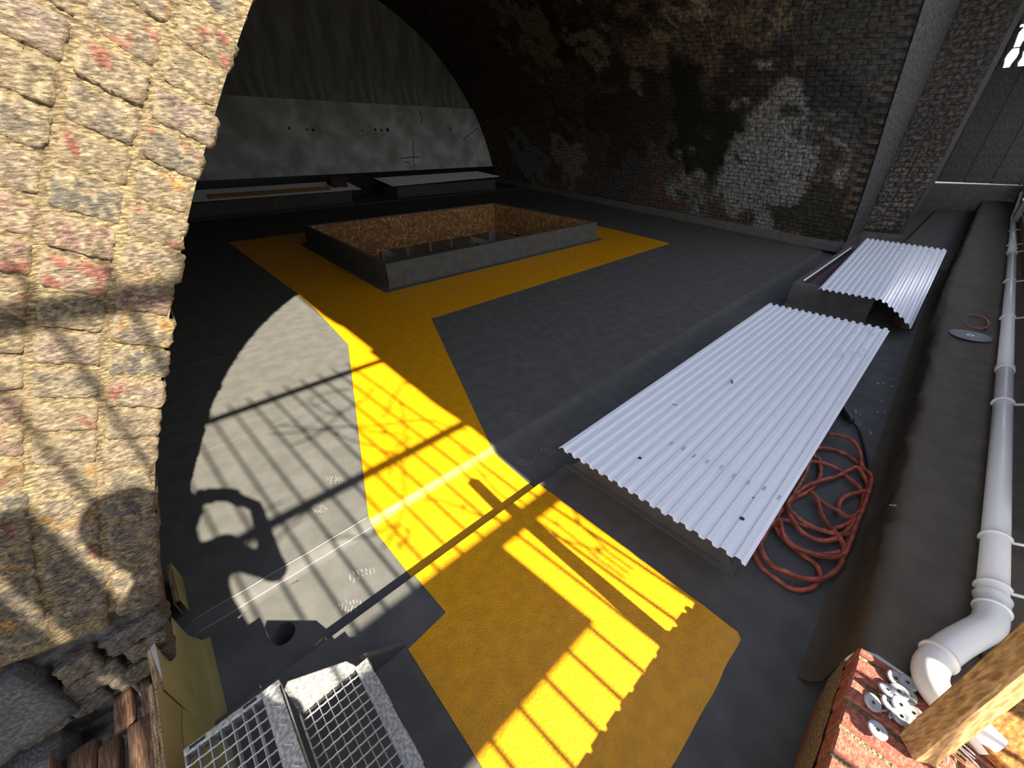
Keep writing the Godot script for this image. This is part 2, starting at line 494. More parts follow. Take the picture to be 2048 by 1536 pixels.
	w.slab(PackedVector2Array([Vector2(0.03, -0.83), Vector2(0.178, -0.83), Vector2(0.178, -0.85), Vector2(0.03, -0.85)]), zero_y, 0.0)
	for zz in [-0.83, -0.85]:
		w.quad(Vector3(0.03, 0, zz), Vector3(0.178, 0, zz), Vector3(0.178, 0.012, zz), Vector3(0.03, 0.13, zz))
	w.quad(Vector3(0.03, 0.13, -0.83), Vector3(0.178, 0.012, -0.83), Vector3(0.178, 0.012, -0.85), Vector3(0.03, 0.13, -0.85))
	w.quad(Vector3(0.178, 0, -0.83), Vector3(0.178, 0, -0.85), Vector3(0.178, 0.012, -0.85), Vector3(0.178, 0.012, -0.83))
	obj("upstand_fillet", w, M.membrane, fl)

# ---------------------------------------------------------------- sunlit brick ring on the left
const AC := Vector2(4.171, -0.901)
func pier_color(p: Vector3, base: Color, kind: int) -> Color:
	var c := base
	var a := fbm(p, 26.0); var d := fbm(p + Vector3(5, 1, 2), 60.0); var e := fbm(p + Vector3(-3, 7, 1), 14.0)
	if a + 0.5 * d > -0.04: c = c.lerp(Color(0.255, 0.205, 0.13), clampf((a + 0.5 * d + 0.04) * 5.0, 0, 0.92))
	if e > 0.22 and kind == 1: c = c.lerp(Color(0.32, 0.17, 0.035), clampf((e - 0.22) * 9.0, 0, 0.85))
	if e < -0.26 and kind == 2: c = c.lerp(Color(0.23, 0.07, 0.045), clampf((-e - 0.26) * 9.0, 0, 0.85))
	if d < -0.28: c = c.lerp(Color(0.08, 0.07, 0.055), clampf((-d - 0.28) * 4.0, 0, 0.5))
	return c

func build_pier():
	# the wall itself, seen as mortar between the bricks
	var b := MB.new(true)
	var pts := []; var cols := []
	for i in 96:
		var th := lerpf(0.225, 1.25, i / 95.0)
		var row := []; var rc := []
		for j in 30:
			var r := 4.72 + 0.55 * j / 29.0
			var p := Vector3(AC.x - r * cos(th), AC.y + r * sin(th), -1.2)
			p.z += 0.004 * fbm(p, 30.0) - 0.002
			var slot := p.y < 0.478
			if slot: p.z -= 0.035
			row.append(p)
			rc.append(Color(0.05, 0.042, 0.035) if slot else Color(0.285, 0.22, 0.115).lerp(Color(0.19, 0.145, 0.08), clampf(0.4 - fbm(p, 20.0) * 1.5, 0, 1)))
		pts.append(row); cols.append(rc)
	b.grid(pts, cols)
	# plain thickness: intrados side and the rest of the wall
	b.smooth(false)
	b.col = Color(0.12, 0.10, 0.08)
	for i in 95:
		var q: Vector3 = pts[i][0]; var s: Vector3 = pts[i + 1][0]
		b.quad(q, s, s + Vector3(0, 0, -0.45), q + Vector3(0, 0, -0.45))
		var q2: Vector3 = pts[i][29]; var s2: Vector3 = pts[i + 1][29]
		b.quad(q2, q2 + Vector3(0, 0, -0.45), s2 + Vector3(0, 0, -0.45), s2)
	var wl := struct("wall_left", b, M.pier, "sunlit weathered brick arch ring at the left of the opening")
	var palette := [Color(0.175, 0.140, 0.098), Color(0.20, 0.16, 0.105), Color(0.145, 0.120, 0.088), Color(0.215, 0.135, 0.105), Color(0.18, 0.145, 0.085), Color(0.195, 0.15, 0.118)]
	var pitch := 0.0795
	for ring in 4:
		var r0 := 4.716 + ring * 0.108
		var dth := pitch / r0
		var th := 0.300 + (0.5 * dth if ring % 2 else 0.0) + rng.randf() * 0.002
		var last := 1.12 if ring == 0 else 0.62
		while th < last:
			var fine := th < 0.615
			var nu := 15 if fine else 5; var nv := 11 if fine else 4
			var kind := rng.randi_range(0, 3)
			var base: Color = palette[rng.randi_range(0, 5)]
			if kind == 3 and rng.randf() < 0.6: base = Color(0.105, 0.095, 0.078) if rng.randf() < 0.6 else Color(0.22, 0.12, 0.035)
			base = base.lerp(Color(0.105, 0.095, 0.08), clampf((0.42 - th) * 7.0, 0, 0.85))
			var wob := rng.randf_range(-0.004, 0.006)
			var proud := rng.randf_range(0.001, 0.008)
			var lead := (rng.randf_range(-0.007, 0.012) if ring == 0 else 0.004)
			var m := MB.new(true)
			var g := []; var gc := []
			for i in nu:
				var rowp := []; var rowc := []
				for j in nv:
					var u := i / float(nu - 1); var v := j / float(nv - 1)
					var uu := u * (0.100 + lead) - lead
					var vv := (v - 0.5) * (0.0755 + wob)
					# round the outline a little and roughen it
					var ew := minf(u, 1 - u) * 0.1; var eh := minf(v, 1 - v) * 0.0735
					var rr := 0.012
					if ew < rr: vv *= 1.0 - 0.06 * pow((rr - ew) / rr, 2)
					if eh < rr: uu += (0.006 * pow((rr - eh) / rr, 2)) * (1.0 if u < 0.5 else -1.0)
					var r := r0 + uu
					var t := th + vv / r0
					var p := Vector3(AC.x - r * cos(t), AC.y + r * sin(t), -1.2)
					var w := Vector3(n2.get_noise_3dv(p * 42), n2.get_noise_3dv(p * 42 + Vector3(9, 9, 9)), 0) * 0.005
					var e := minf(ew, eh)
					var z := proud + 0.0075 * fbm(Vector3(p.x * 0.6, p.y * 1.5, p.z), 24.0) + 0.004 * fbm(Vector3(p.x * 0.5, p.y * 1.6, p.z), 75.0)
					if e < 0.007: z -= 0.007 - sqrt(maxf(0.0, 0.000049 - pow(0.007 - e, 2)))
					if e <= 0.0001: z = -0.012
					rowp.append(p + w + Vector3(0, 0, z))
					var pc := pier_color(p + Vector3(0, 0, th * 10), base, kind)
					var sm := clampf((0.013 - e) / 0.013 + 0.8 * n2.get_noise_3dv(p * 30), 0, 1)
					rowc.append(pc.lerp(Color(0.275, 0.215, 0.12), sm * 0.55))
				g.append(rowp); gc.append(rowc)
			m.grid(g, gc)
			# the end that shows in the opening
			if ring == 0:
				m.col = base * 0.8
				for j in nv - 1:
					m.quad(g[0][j], g[0][j + 1], g[0][j + 1] + Vector3(0.004, 0, -0.2), g[0][j] + Vector3(0.004, 0, -0.2))
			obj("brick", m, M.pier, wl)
			th += dth
	springer_courses(wl)

func springer_courses(wl: Node3D):
	# level, broken courses under the ring, below a dark raked-out joint
	for c in 3:
		var y := 0.408 - c * 0.076
		var xr: float = AC.x - sqrt(4.716 * 4.716 - pow(y - AC.y, 2)) + rng.randf_range(-0.006, 0.006)
		var L := [0.105, 0.13, 0.09, 0.12] if c % 2 else [0.15, 0.085, 0.11, 0.10]
		for k in (2 if c == 0 else 3):
			var l: float = L[k]
			var m := bump_box(Vector3(l - 0.006, 0.068, 0.09), 9, 0.012, 26.0, Vector3(c * 3.1, k * 2.3, 5))
			var t := 0.75 + 0.5 * rng.randf()
			var o := obj("brick", m, M.old_brick_a if (c + k) % 3 else M.old_brick_b, wl)
			o.position = Vector3(xr - l * 0.5, y, -1.232 + rng.randf_range(-0.012, 0.008) * t)
			o.rotation.z = rng.randf_range(-0.05, 0.05)
			xr -= l + 0.004

func bump_box(s: Vector3, n: int, amp: float, f: float, seedv: Vector3) -> MB:
	# a rough block: every face a grid pushed about by noise
	var m := MB.new(true)
	for ax in 3:
		for sg in [-1.0, 1.0]:
			var g := []
			for i in n:
				var row := []
				for j in n:
					var v := Vector3.ZERO
					v[ax] = sg
					v[(ax + 1) % 3] = lerpf(-1, 1, i / float(n - 1))
					v[(ax + 2) % 3] = lerpf(-1, 1, j / float(n - 1)) * sg
					var p := Vector3(v.x * s.x, v.y * s.y, v.z * s.z) * 0.5
					var rd := v.normalized() * s * 0.5
					p = p.lerp(Vector3(rd.x, rd.y, rd.z), 0.12)
					p += v.normalized() * amp * n1.get_noise_3dv(p * f + seedv)
					row.append(p)
				g.append(row)
			m.grid(g)
	return m

# ---------------------------------------------------------------- the brick barrel behind
func stain(p: Vector3, base: Color) -> Color:
	# growth, lime bloom and soot with shapes of their own: [z, y, rz, ry, colour, strength]
	var c := base
	var w := Vector3(p.x, p.y, p.z) + Vector3(0, fbm(p, 1.6), fbm(p + Vector3(4, 4, 4), 1.3)) * 0.9
	for s in [
		[-2.0, 2.75, 1.5, 0.75, Color(0.062, 0.062, 0.056), 0.85],
		[-4.2, 2.55, 1.2, 0.35, Color(0.075, 0.06, 0.042), 0.8],
		[-2.75, 1.45, 0.95, 0.85, Color(0.493, 0.486, 0.464), 1.0],
		[-3.5, 0.85, 1.3, 0.45, Color(0.435, 0.435, 0.413), 0.9],
		[-2.3, 0.75, 0.6, 0.5, Color(0.392, 0.377, 0.355), 0.8],
		[-4.1, 1.95, 0.75, 0.62, Color(0.018, 0.020, 0.011), 1.0],
		[-3.9, 1.15, 0.35, 0.45, Color(0.033, 0.037, 0.013), 0.8],
		[-4.9, 0.5, 1.2, 0.28, Color(0.232, 0.131, 0.102), 0.7],
		[-1.75, 0.5, 0.5, 0.5, Color(0.055, 0.050, 0.033), 0.9],
		[-1.8, 2.1, 0.6, 0.6, Color(0.077, 0.083, 0.077), 0.8],
		[-8.3, 1.5, 0.55, 0.75, Color(0.450, 0.392, 0.275), 0.9],
		[-8.1, 2.2, 0.5, 0.35, Color(0.066, 0.061, 0.039), 0.9],
		[-10.3, 1.3, 1.0, 0.7, Color(0.348, 0.341, 0.319), 0.8],
		[-6.4, 1.1, 1.0, 0.8, Color(0.121, 0.119, 0.110), 0.7],
		[-6.0, 2.2, 1.3, 0.8, Color(0.055, 0.044, 0.028), 0.8],
		[-7.9, 3.65, 0.8, 0.35, Color(0.435, 0.348, 0.203), 0.95],
		[-6.2, 3.35, 0.45, 0.22, Color(0.493, 0.420, 0.261), 0.95],
		[-4.9, 3.05, 0.6, 0.25, Color(0.392, 0.304, 0.174), 0.9],
		[-4.2, 3.28, 0.45, 0.16, Color(0.551, 0.493, 0.319), 0.95],
		[-3.2, 2.95, 0.7, 0.25, Color(0.362, 0.275, 0.160), 0.7],
		[-6.9, 3.75, 0.4, 0.6, Color(0.050, 0.031, 0.017), 0.9],
		[-5.6, 3.62, 0.9, 0.2, Color(0.055, 0.039, 0.020), 0.8]]:
		var d: float = pow((w.z - s[0]) / s[2], 2) + pow((w.y - s[1]) / s[3], 2)
		var k: float = clampf((1.25 - d) * 2.2, 0, 1) * s[5]
		if k > 0: c = c.lerp(s[4], k)
	return c

func build_vault():
	# the shell: the joints' dark bed, a little behind the brick faces
	var b := MB.new(true)
	var rows := []; var cols := []
	for i in 113:
		var phi := lerpf(-0.05, PI + 0.05, i / 112.0)
		var row := []; var rc := []
		for j in 80:
			var z := lerpf(-1.65 if phi > PI / 2 else -1.21, -13.0, j / 79.0)
			var p := arch_p(phi, z, 0.02)
			row.append(p)
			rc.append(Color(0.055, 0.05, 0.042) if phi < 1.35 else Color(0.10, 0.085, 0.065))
		rows.append(row); cols.append(rc)
	b.grid(rows, cols)
	# outer skin so that the vault has thickness
	b.col = Color(0.1, 0.09, 0.07)
	b.grid(_vault_outer())
	var ce := struct("ceiling", b, M.vault, "dark damp brick barrel of the railway arch")
	# bricks: the nearest ones each a part, the rest one part
	var rest := MB.new()
	var cells := []
	var dphi := 0.0152
	var phi := 0.165; var course := 0
	while phi < 1.262:
		var z := -1.225 - (0.117 if course % 2 else 0.0)
		while z > -12.7:
			var mid := arch_p(phi, z - 0.11)
			if mid.y > roof_y(0, z) + 0.155:
				cells.append([mid.distance_squared_to(Vector3(0.0, 1.6, 0.0)), phi, z, course])
			z -= 0.2345
		phi += dphi * (5.2 / (4.716 + 0.5)); course += 1
	cells.sort_custom(func(a, c): return a[0] < c[0])
	for n in cells.size():
		var cell = cells[n]
		var m: MB = MB.new() if n < 300 else rest
		_vault_brick(m, cell[1], cell[2], dphi)
		if n < 300: obj("brick", m, M.vault, ce)
	var r := obj("brick_courses", rest, M.vault, ce)
	r.set_meta("kind", "stuff")
	# the viaduct face over and beside the opening
	var f := MB.new()
	f.col = Color(0.105, 0.105, 0.10)
	var A := 80
	for i in A:
		var t0 := lerpf(-0.06, PI + 0.06, i / float(A)); var t1 := lerpf(-0.06, PI + 0.06, (i + 1) / float(A))
		var zf := -1.2 if t1 < PI - 1.25 else -1.216
		var a := arch_p(t0, -1.2, -0.012 if i < A / 2 else 0.024); var c := arch_p(t1, -1.2, -0.012 if i < A / 2 else 0.024)
		a.z = zf; c.z = zf
		var bk := Vector3(0, 0, -1.65 - zf)
		var xe := 10.02 if i < A / 2 else -1.68
		var ea := Vector3(xe, a.y, zf); var ec := Vector3(xe, c.y, zf)
		if i < A / 2:
			f.quad(a, ea, ec, c); f.quad(arch_p(t0, -1.65, 0.05), arch_p(t1, -1.65, 0.05), ec + bk, ea + bk)
		else:
			f.quad(a, c, ec, ea); f.quad(arch_p(t0, -1.65, 0.05), ea + bk, ec + bk, arch_p(t1, -1.65, 0.05))
	for zz in [-1.2, -1.65]:
		f.quad(Vector3(-1.68, 3.80, zz), Vector3(10.02, 3.80, zz), Vector3(10.02, 6.9, zz), Vector3(-1.68, 6.9, zz))
	f.quad(Vector3(10.02, -0.3, -1.2), Vector3(10.02, -0.3, -1.66), Vector3(10.02, 6.9, -1.66), Vector3(10.02, 6.9, -1.2))
	f.quad(Vector3(-1.68, 6.9, -1.2), Vector3(10.02, 6.9, -1.2), Vector3(10.02, 6.9, -1.65), Vector3(-1.68, 6.9, -1.65))
	f.quad(Vector3(-1.68, -1.2, -1.216), Vector3(-1.68, 6.9, -1.216), Vector3(-1.68, 6.9, -1.65), Vector3(-1.68, -1.2, -1.65))
	struct("wall_front", f, M.vault, "viaduct face round the arch opening")

func _vault_outer() -> Array:
	var rows := []
	for i in 25:
		var phi := lerpf(-0.05, PI + 0.05, i / 24.0)
		var row := []
		for j in 8:
			row.append(arch_p(phi, lerpf(-1.65, -13.0, j / 7.0), 0.4))
		row.reverse()
		rows.append(row)
	return rows

func _vault_brick(m: MB, phi: float, z: float, dphi: float):
	var h := dphi * 0.44
	var blen := 0.224
	var j := func() -> float: return rng.randf_range(-1, 1)
	var tone := rng.randf_range(0.75, 1.2)
	var base := Color(0.16, 0.132, 0.10).lerp(Color(0.20, 0.13, 0.09), rng.randf()) * tone
	var proud := rng.randf_range(-0.004, 0.004)
	var za: float = z - 0.004 + j.call() * 0.002; var zb: float = z - blen + j.call() * 0.003
	var pa: float = phi - h + j.call() * 0.0005; var pb: float = phi + h + j.call() * 0.0005
	var seg := 4
	var lo := []; var hi := []; var lo2 := []; var hi2 := []
	var cl := []; var chh := []
	for i in seg + 1:
		var zz := lerpf(za, zb, i / float(seg))
		var e := 0.006 if i == 0 or i == seg else 0.0
		lo.append(arch_p(pa + 0.0008 + 0.0005 * n2.get_noise_2d(zz * 30, phi * 300), zz, e - proud)); hi.append(arch_p(pb - 0.0008 + 0.0005 * n2.get_noise_2d(zz * 30 + 50, phi * 300), zz, e - proud))
		lo2.append(arch_p(pa, zz, 0.03)); hi2.append(arch_p(pb, zz, 0.03))
		cl.append(stain(lo[i], base)); chh.append(stain(hi[i], base))
	for i in seg:
		m.tric(lo[i], hi[i], hi[i + 1], cl[i], chh[i], chh[i + 1])
		m.tric(lo[i], hi[i + 1], lo[i + 1], cl[i], chh[i + 1], cl[i + 1])
		m.col = cl[i]
		m.quad(lo[i], lo[i + 1], lo2[i + 1], lo2[i])
		m.col = chh[i]
		m.quad(hi[i], hi2[i], hi2[i + 1], hi[i + 1])
	m.col = cl[0]
	m.quad(lo[0], lo2[0], hi2[0], hi[0])

func build_back_wall():
	var b := MB.new()
	b.bx(-1.2, 12.4, 1.09, 7.2, -13.3, -12.93, 0.01)
	var w := struct("wall_back", b, M.render_dark, "dark stained render closing the far end of the arch")
	var c := MB.new()
	c.bx(-1.1, 11.9, 1.10, 2.84, -12.93, -12.84, 0.012)
	var band := obj("render_band", c, M.render_white, w)
	band.set_meta("label", "pale grey painted concrete band")
	var d := MB.new()
	d.bx(-1.1, 11.9, 0.40, 1.10, -13.2, -12.9, 0.01)
	obj("black_skirting", d, M.black, w)
	# bolt holes, cracks and a scar in the band
	for p in [[3.9, 2.2, 0.03], [4.35, 2.18, 0.025], [4.5, 2.17, 0.035], [5.9, 2.18, 0.022], [6.3, 2.2, 0.035], [6.5, 2.19, 0.03], [6.7, 2.2, 0.045], [9.0, 2.25, 0.03], [6.6, 1.9, 0.015], [6.4, 2.0, 0.012]]:
		var m := MB.new()
		m.lathe([Vector2(0.0, 0.002), Vector2(p[2], 0.002), Vector2(p[2] * 1.1, 0.0)], 9, Transform3D(Basis(Vector3.RIGHT, PI / 2), Vector3(p[0], p[1], -12.838)))
		obj("bolt_hole", m, M.black, w)
	for path in [[[7.9, 2.75], [7.95, 2.5], [7.88, 2.35]], [[7.55, 1.95], [7.48, 1.75], [7.5, 1.6], [7.44, 1.4], [7.46, 1.2]], [[7.0, 1.45], [7.45, 1.47], [7.7, 1.46]], [[9.5, 1.95], [9.9, 2.15], [10.2, 2.3]], [[7.1, 1.35], [7.3, 1.33]]]:
		var m := MB.new()
		var pts := []
		for q in path: pts.append(Vector3(q[0], q[1], -12.84))
		m.tube(pts, 0.012, 5)
		obj("crack", m, M.dark_metal, w)

func build_right_end():
	# buttress that stands out from the viaduct face, its near side showing brick
	var b := MB.new()
	b.col = Color(0.05, 0.045, 0.04)
	var P := func(x: float, y: float, front: bool) -> Vector3:
		return Vector3(x, y, (-0.72 + minf(y, 1.0) * 0.12 + maxf(0.0, y - 1.0) * 0.02) if front else -1.6)
	for i in 12:
		var y0 := -0.3 + i * 0.6; var y1 := y0 + 0.6
		b.quad(P.call(10.012, y0, false), P.call(10.012, y0, true), P.call(10.012, y1, true), P.call(10.012, y1, false))
		b.quad(P.call(10.012, y0, true), P.call(11.2, y0, true), P.call(11.2, y1, true), P.call(10.012, y1, true))
		b.quad(P.call(11.2, y0, true), P.call(11.2, y0, false), P.call(11.2, y1, false), P.call(11.2, y1, true))
	b.quad(P.call(10.012, 6.9, true), P.call(11.2, 6.9, true), P.call(11.2, 6.9, false), P.call(10.012, 6.9, false))
	b.quad(Vector3(11.2, -0.3, -1.25), Vector3(16.4, -0.3, -1.25), Vector3(16.4, 7, -1.25), Vector3(11.2, 7, -1.25))
	var w := struct("wall_right", b, M.vault, "brick buttress standing out from the viaduct face")
	var y := 0.235; var c := 0
	while y < 4.4:
		var zf: float = -0.72 + minf(y, 1.0) * 0.12 + maxf(0.0, y - 1.0) * 0.02
		var z := zf - rng.randf() * 0.012
		var k := c % 2
		while z > -1.19:
			var L := 0.215 if k == 0 else 0.103
			var z1 := maxf(z - L, -1.2)
			if z - z1 > 0.03:
				var m := MB.new()
				var t := rng.randf()
				var low := clampf(1.6 - y, 0, 1)
				m.col = Color(0.075, 0.07, 0.064).lerp(Color(0.10, 0.078, 0.066), t).lerp(Color(0.24, 0.215, 0.18), low * rng.randf() * 0.9)
				m.bx(9.996 + rng.randf_range(0, 0.012), 10.06, y + 0.004, y + 0.071, z1 + 0.005, z - 0.005, 0.006)
				obj("brick", m, M.vault, w)
			z = z1 - 0.004
			k = 1 - k
		y += 0.077; c += 1
	# hanging boards that shut the passage; daylight shows under and over them
	var bo := thing("board_screen", "dark upright board screen shutting the passage at the far right, daylight under it", "screen", Vector3(16, 0, 0))
	for i in 9:
		var m := MB.new()
		var z := -1.28 + i * 0.235
		var top := 3.02
		m.bx(0.02 * (i % 2), 0.02 + 0.02 * (i % 2), 0.70 + i * -0.004, top, z - 0.012, z + 0.246, 0.003)
		obj("plank", m, M.board, bo)
	for yy in [1.0, 2.6]:
		var m := MB.new()
		m.bx(0.03, 0.09, yy, yy + 0.1, -1.25, 0.85, 0.006)
		obj("rail", m, M.board, bo)
	for i in 4:
		var m := MB.new()
		var z := -1.22 + i * 0.235
		var pts := []
		for k in 9:
			var yy := 3.0 + k * 0.09
			pts.append(Vector3(0.02, yy, z + 0.03 * n2.get_noise_2d(k * 3.0, i * 7.0)))
		m.tube(pts, [0.07, 0.05, 0.045, 0.03, 0.06, 0.07, 0.05, 0.04, 0.08], 6)
		obj("batten", m, M.board, bo)
	var fl := MB.new(); fl.bx(0.0, 0.03, 3.0, 3.9, -1.28, -0.74, 0.004); obj("filler_board", fl, M.board, bo)
	var k2 := MB.new()
	k2.bx(0.0, 0.05, 3.36, 3.38, -1.25, 0.85, 0.003)
	obj("wire_rail", k2, M.dark_metal, bo)
	var d := MB.new()
	d.bx(15.9, 16.25, -0.1, 0.655, -1.3, 0.9, 0.02)
	struct("trim_1", d, M.membrane, "dark low kerb under the board screen")
	# roof added over the passage to keep its floor dark
	var r := MB.new()
	r.bx(8.7, 16.6, 3.85, 4.0, -1.15, 1.6, 0.02)
	struct("trim_2", r, M.board, "timber roof added over the passage to darken it")
	# boarded boundary behind the downpipe
	var fe := thing("boundary_fence", "brown horizontal board fence behind the white downpipe at the right edge", "fence", Vector3(0, 0, 0.66))
	for i in 3:
		var m := MB.new()
		m.bx(1.95, 15.9, 0.335 + i * 0.15, 0.475 + i * 0.15, 0.0 + (0.006 if i % 2 else 0.0), 0.024, 0.004)
		obj("board", m, M.fence_wood, fe)
	for i in 6:
		var m := MB.new()
		m.bx(2.2 + i * 2.5, 2.28 + i * 2.5, 0.335, 0.85, 0.03, 0.10, 0.005)
		obj("post", m, M.fence_wood, fe)
	var bx2 := thing("junction_box", "pale grey box fixed to the board fence beside the far end of the downpipe", "box", Vector3(11.6, 0.52, 0.62))
	var m2 := MB.new(); m2.bx(-0.22, 0.22, -0.16, 0.16, -0.04, 0.04, 0.012); obj("body", m2, M.grey_light, bx2)
	var m3 := MB.new(); m3.bx(-0.2, 0.2, 0.17, 0.19, -0.05, 0.04, 0.004); obj("lid", m3, M.strap, bx2)

# ---------------------------------------------------------------- parapet on the right
func build_parapet():
	var b := MB.new(true)
	var prof := [Vector2(0.196, -0.002), Vector2(0.205, 0.006), Vector2(0.228, 0.025), Vector2(0.25, 0.07), Vector2(0.256, 0.16), Vector2(0.258, 0.25), Vector2(0.262, 0.29), Vector2(0.275, 0.318), Vector2(0.30, 0.328), Vector2(0.36, 0.325), Vector2(0.62, 0.328), Vector2(0.70, 0.33)]
	var rows := []
	var N := 110
	for i in N:
		var x := 1.135 + pow(i / float(N - 1), 1.6) * 14.6
		var row := []
		var sh := -0.13 * clampf((x - 1.4) / 5.0, 0, 1)
		for j in prof.size():
			var p: Vector2 = prof[j]
			var w := Vector2.ZERO
			if j >= 2 and j <= 9:
				w = Vector2(n2.get_noise_2d(x * 3.0, j * 0.7), n2.get_noise_2d(x * 3.5, 40 + j * 0.8)) * (0.018 if x > 1.7 else 0.004)
				if j >= 6 and j <= 8: w += Vector2(-0.012, 0.008) * maxf(0, n2.get_noise_2d(x * 9.0, 77)) * 2.0
			row.append(Vector3(x, p.y + w.y, p.x + w.x + sh * (1.0 if j < 9 else (0.6 if j == 9 else 0.0))))
		row.reverse()
		rows.append(row)
	b.grid(rows)
	# near end and the back
	b.smooth(false)
	b.quad(Vector3(1.135, 0, 0.7), Vector3(15.7, 0, 0.7), Vector3(15.7, 0.33, 0.7), Vector3(1.135, 0.33, 0.7))
	var pa := struct("wall_parapet", b, M.membrane_bounce, "low parapet dressed in dark membrane along the right side")
	# cut end: bare brickwork, soldier course on edge over a mortar bed and a lower course
	var core := MB.new()
	core.bx(-0.3, 1.13, 0.0, 0.318, 0.2655, 0.92, 0.002)
	obj("mortar_bed", core, M.mortar, pa)
	var x := -0.28; var i2 := 0
	while x < 1.12:
		var w := minf(0.066, 1.13 - x)
		for r in 3:
			var m := MB.new()
			m.col = Color(0.46, 0.17, 0.115).lerp(Color(0.40, 0.12, 0.085), rng.randf()) * rng.randf_range(0.85, 1.1)
			var z0 := 0.262 + r * 0.222
			m.bx(x, x + w, 0.205 if r == 0 else 0.25, 0.3255 + rng.randf_range(-0.002, 0.002), z0 + rng.randf_range(-0.003, 0.003), z0 + 0.212, 0.006)
			obj("brick", m, M.red_brick, pa)
		x += 0.077; i2 += 1
	x = -0.28
	while x < 1.0:
		var m := MB.new()
		m.col = Color(0.42, 0.16, 0.07) * rng.randf_range(0.85, 1.1)
		m.bx(x, minf(x + 0.215, 1.13), 0.01, 0.085, 0.262, 0.3, 0.006)
		obj("brick", m, M.red_brick, pa)
		x += 0.226
	var sm := MB.new(true)
	var g := []
	for i in 40:
		var xx := lerpf(-0.28, 1.135, i / 39.0)
		var row := []
		for j in 7:
			row.append(Vector3(xx, lerpf(0.08, 0.235, j / 6.0), 0.2595 - 0.003 * sin(PI * j / 6.0) + 0.003 * n2.get_noise_2d(xx * 14, j * 2.0)))
		row.reverse()
		g.append(row)
	sm.grid(g)
	obj("mortar_band", sm, M.mortar, pa)

# ---------------------------------------------------------------- rooflight kerbs
func kerb(called: String, label: String, x0: float, x1: float, z0: float, z1: float, h: float, f: Callable, th := 0.06, flange := 0.11) -> Node3D:
	var t := thing(called, label, "rooflight kerb", Vector3((x0 + x1) / 2, f.call(0, (z0 + z1) / 2), (z0 + z1) / 2))
	var o := -t.position
	var Y := func(x: float, z: float, y: float) -> Vector3: return Vector3(x, f.call(x, z) + y, z) + o
	# profile outwards: inner face, top, outer face, fillet, flange
	var prof := [Vector2(-th, 0.0), Vector2(-th, h - 0.004), Vector2(-th + 0.004, h), Vector2(-0.006, h), Vector2(0.0, h - 0.006), Vector2(0.004, 0.055), Vector2(0.016, 0.03), Vector2(0.034, 0.012), Vector2(flange, 0.0065), Vector2(flange + 0.003, 0.0)]
	var cs := [[x0, z1, -1, 1], [x1, z1, 1, 1], [x1, z0, 1, -1], [x0, z0, -1, -1]]
	var names := ["front", "right", "back", "left"]
	for s in 4:
		var m := MB.new()
		var a = cs[s]; var b = cs[(s + 1) % 4]
		for i in prof.size() - 1:
			var p: Vector2 = prof[i]; var q: Vector2 = prof[i + 1]
			m.quad(Y.call(a[0] + a[2] * p.x, a[1] + a[3] * p.x, p.y), Y.call(a[0] + a[2] * q.x, a[1] + a[3] * q.x, q.y), Y.call(b[0] + b[2] * q.x, b[1] + b[3] * q.x, q.y), Y.call(b[0] + b[2] * p.x, b[1] + b[3] * p.x, p.y))
		obj("kerb_side", m, M.membrane, t)
	return t

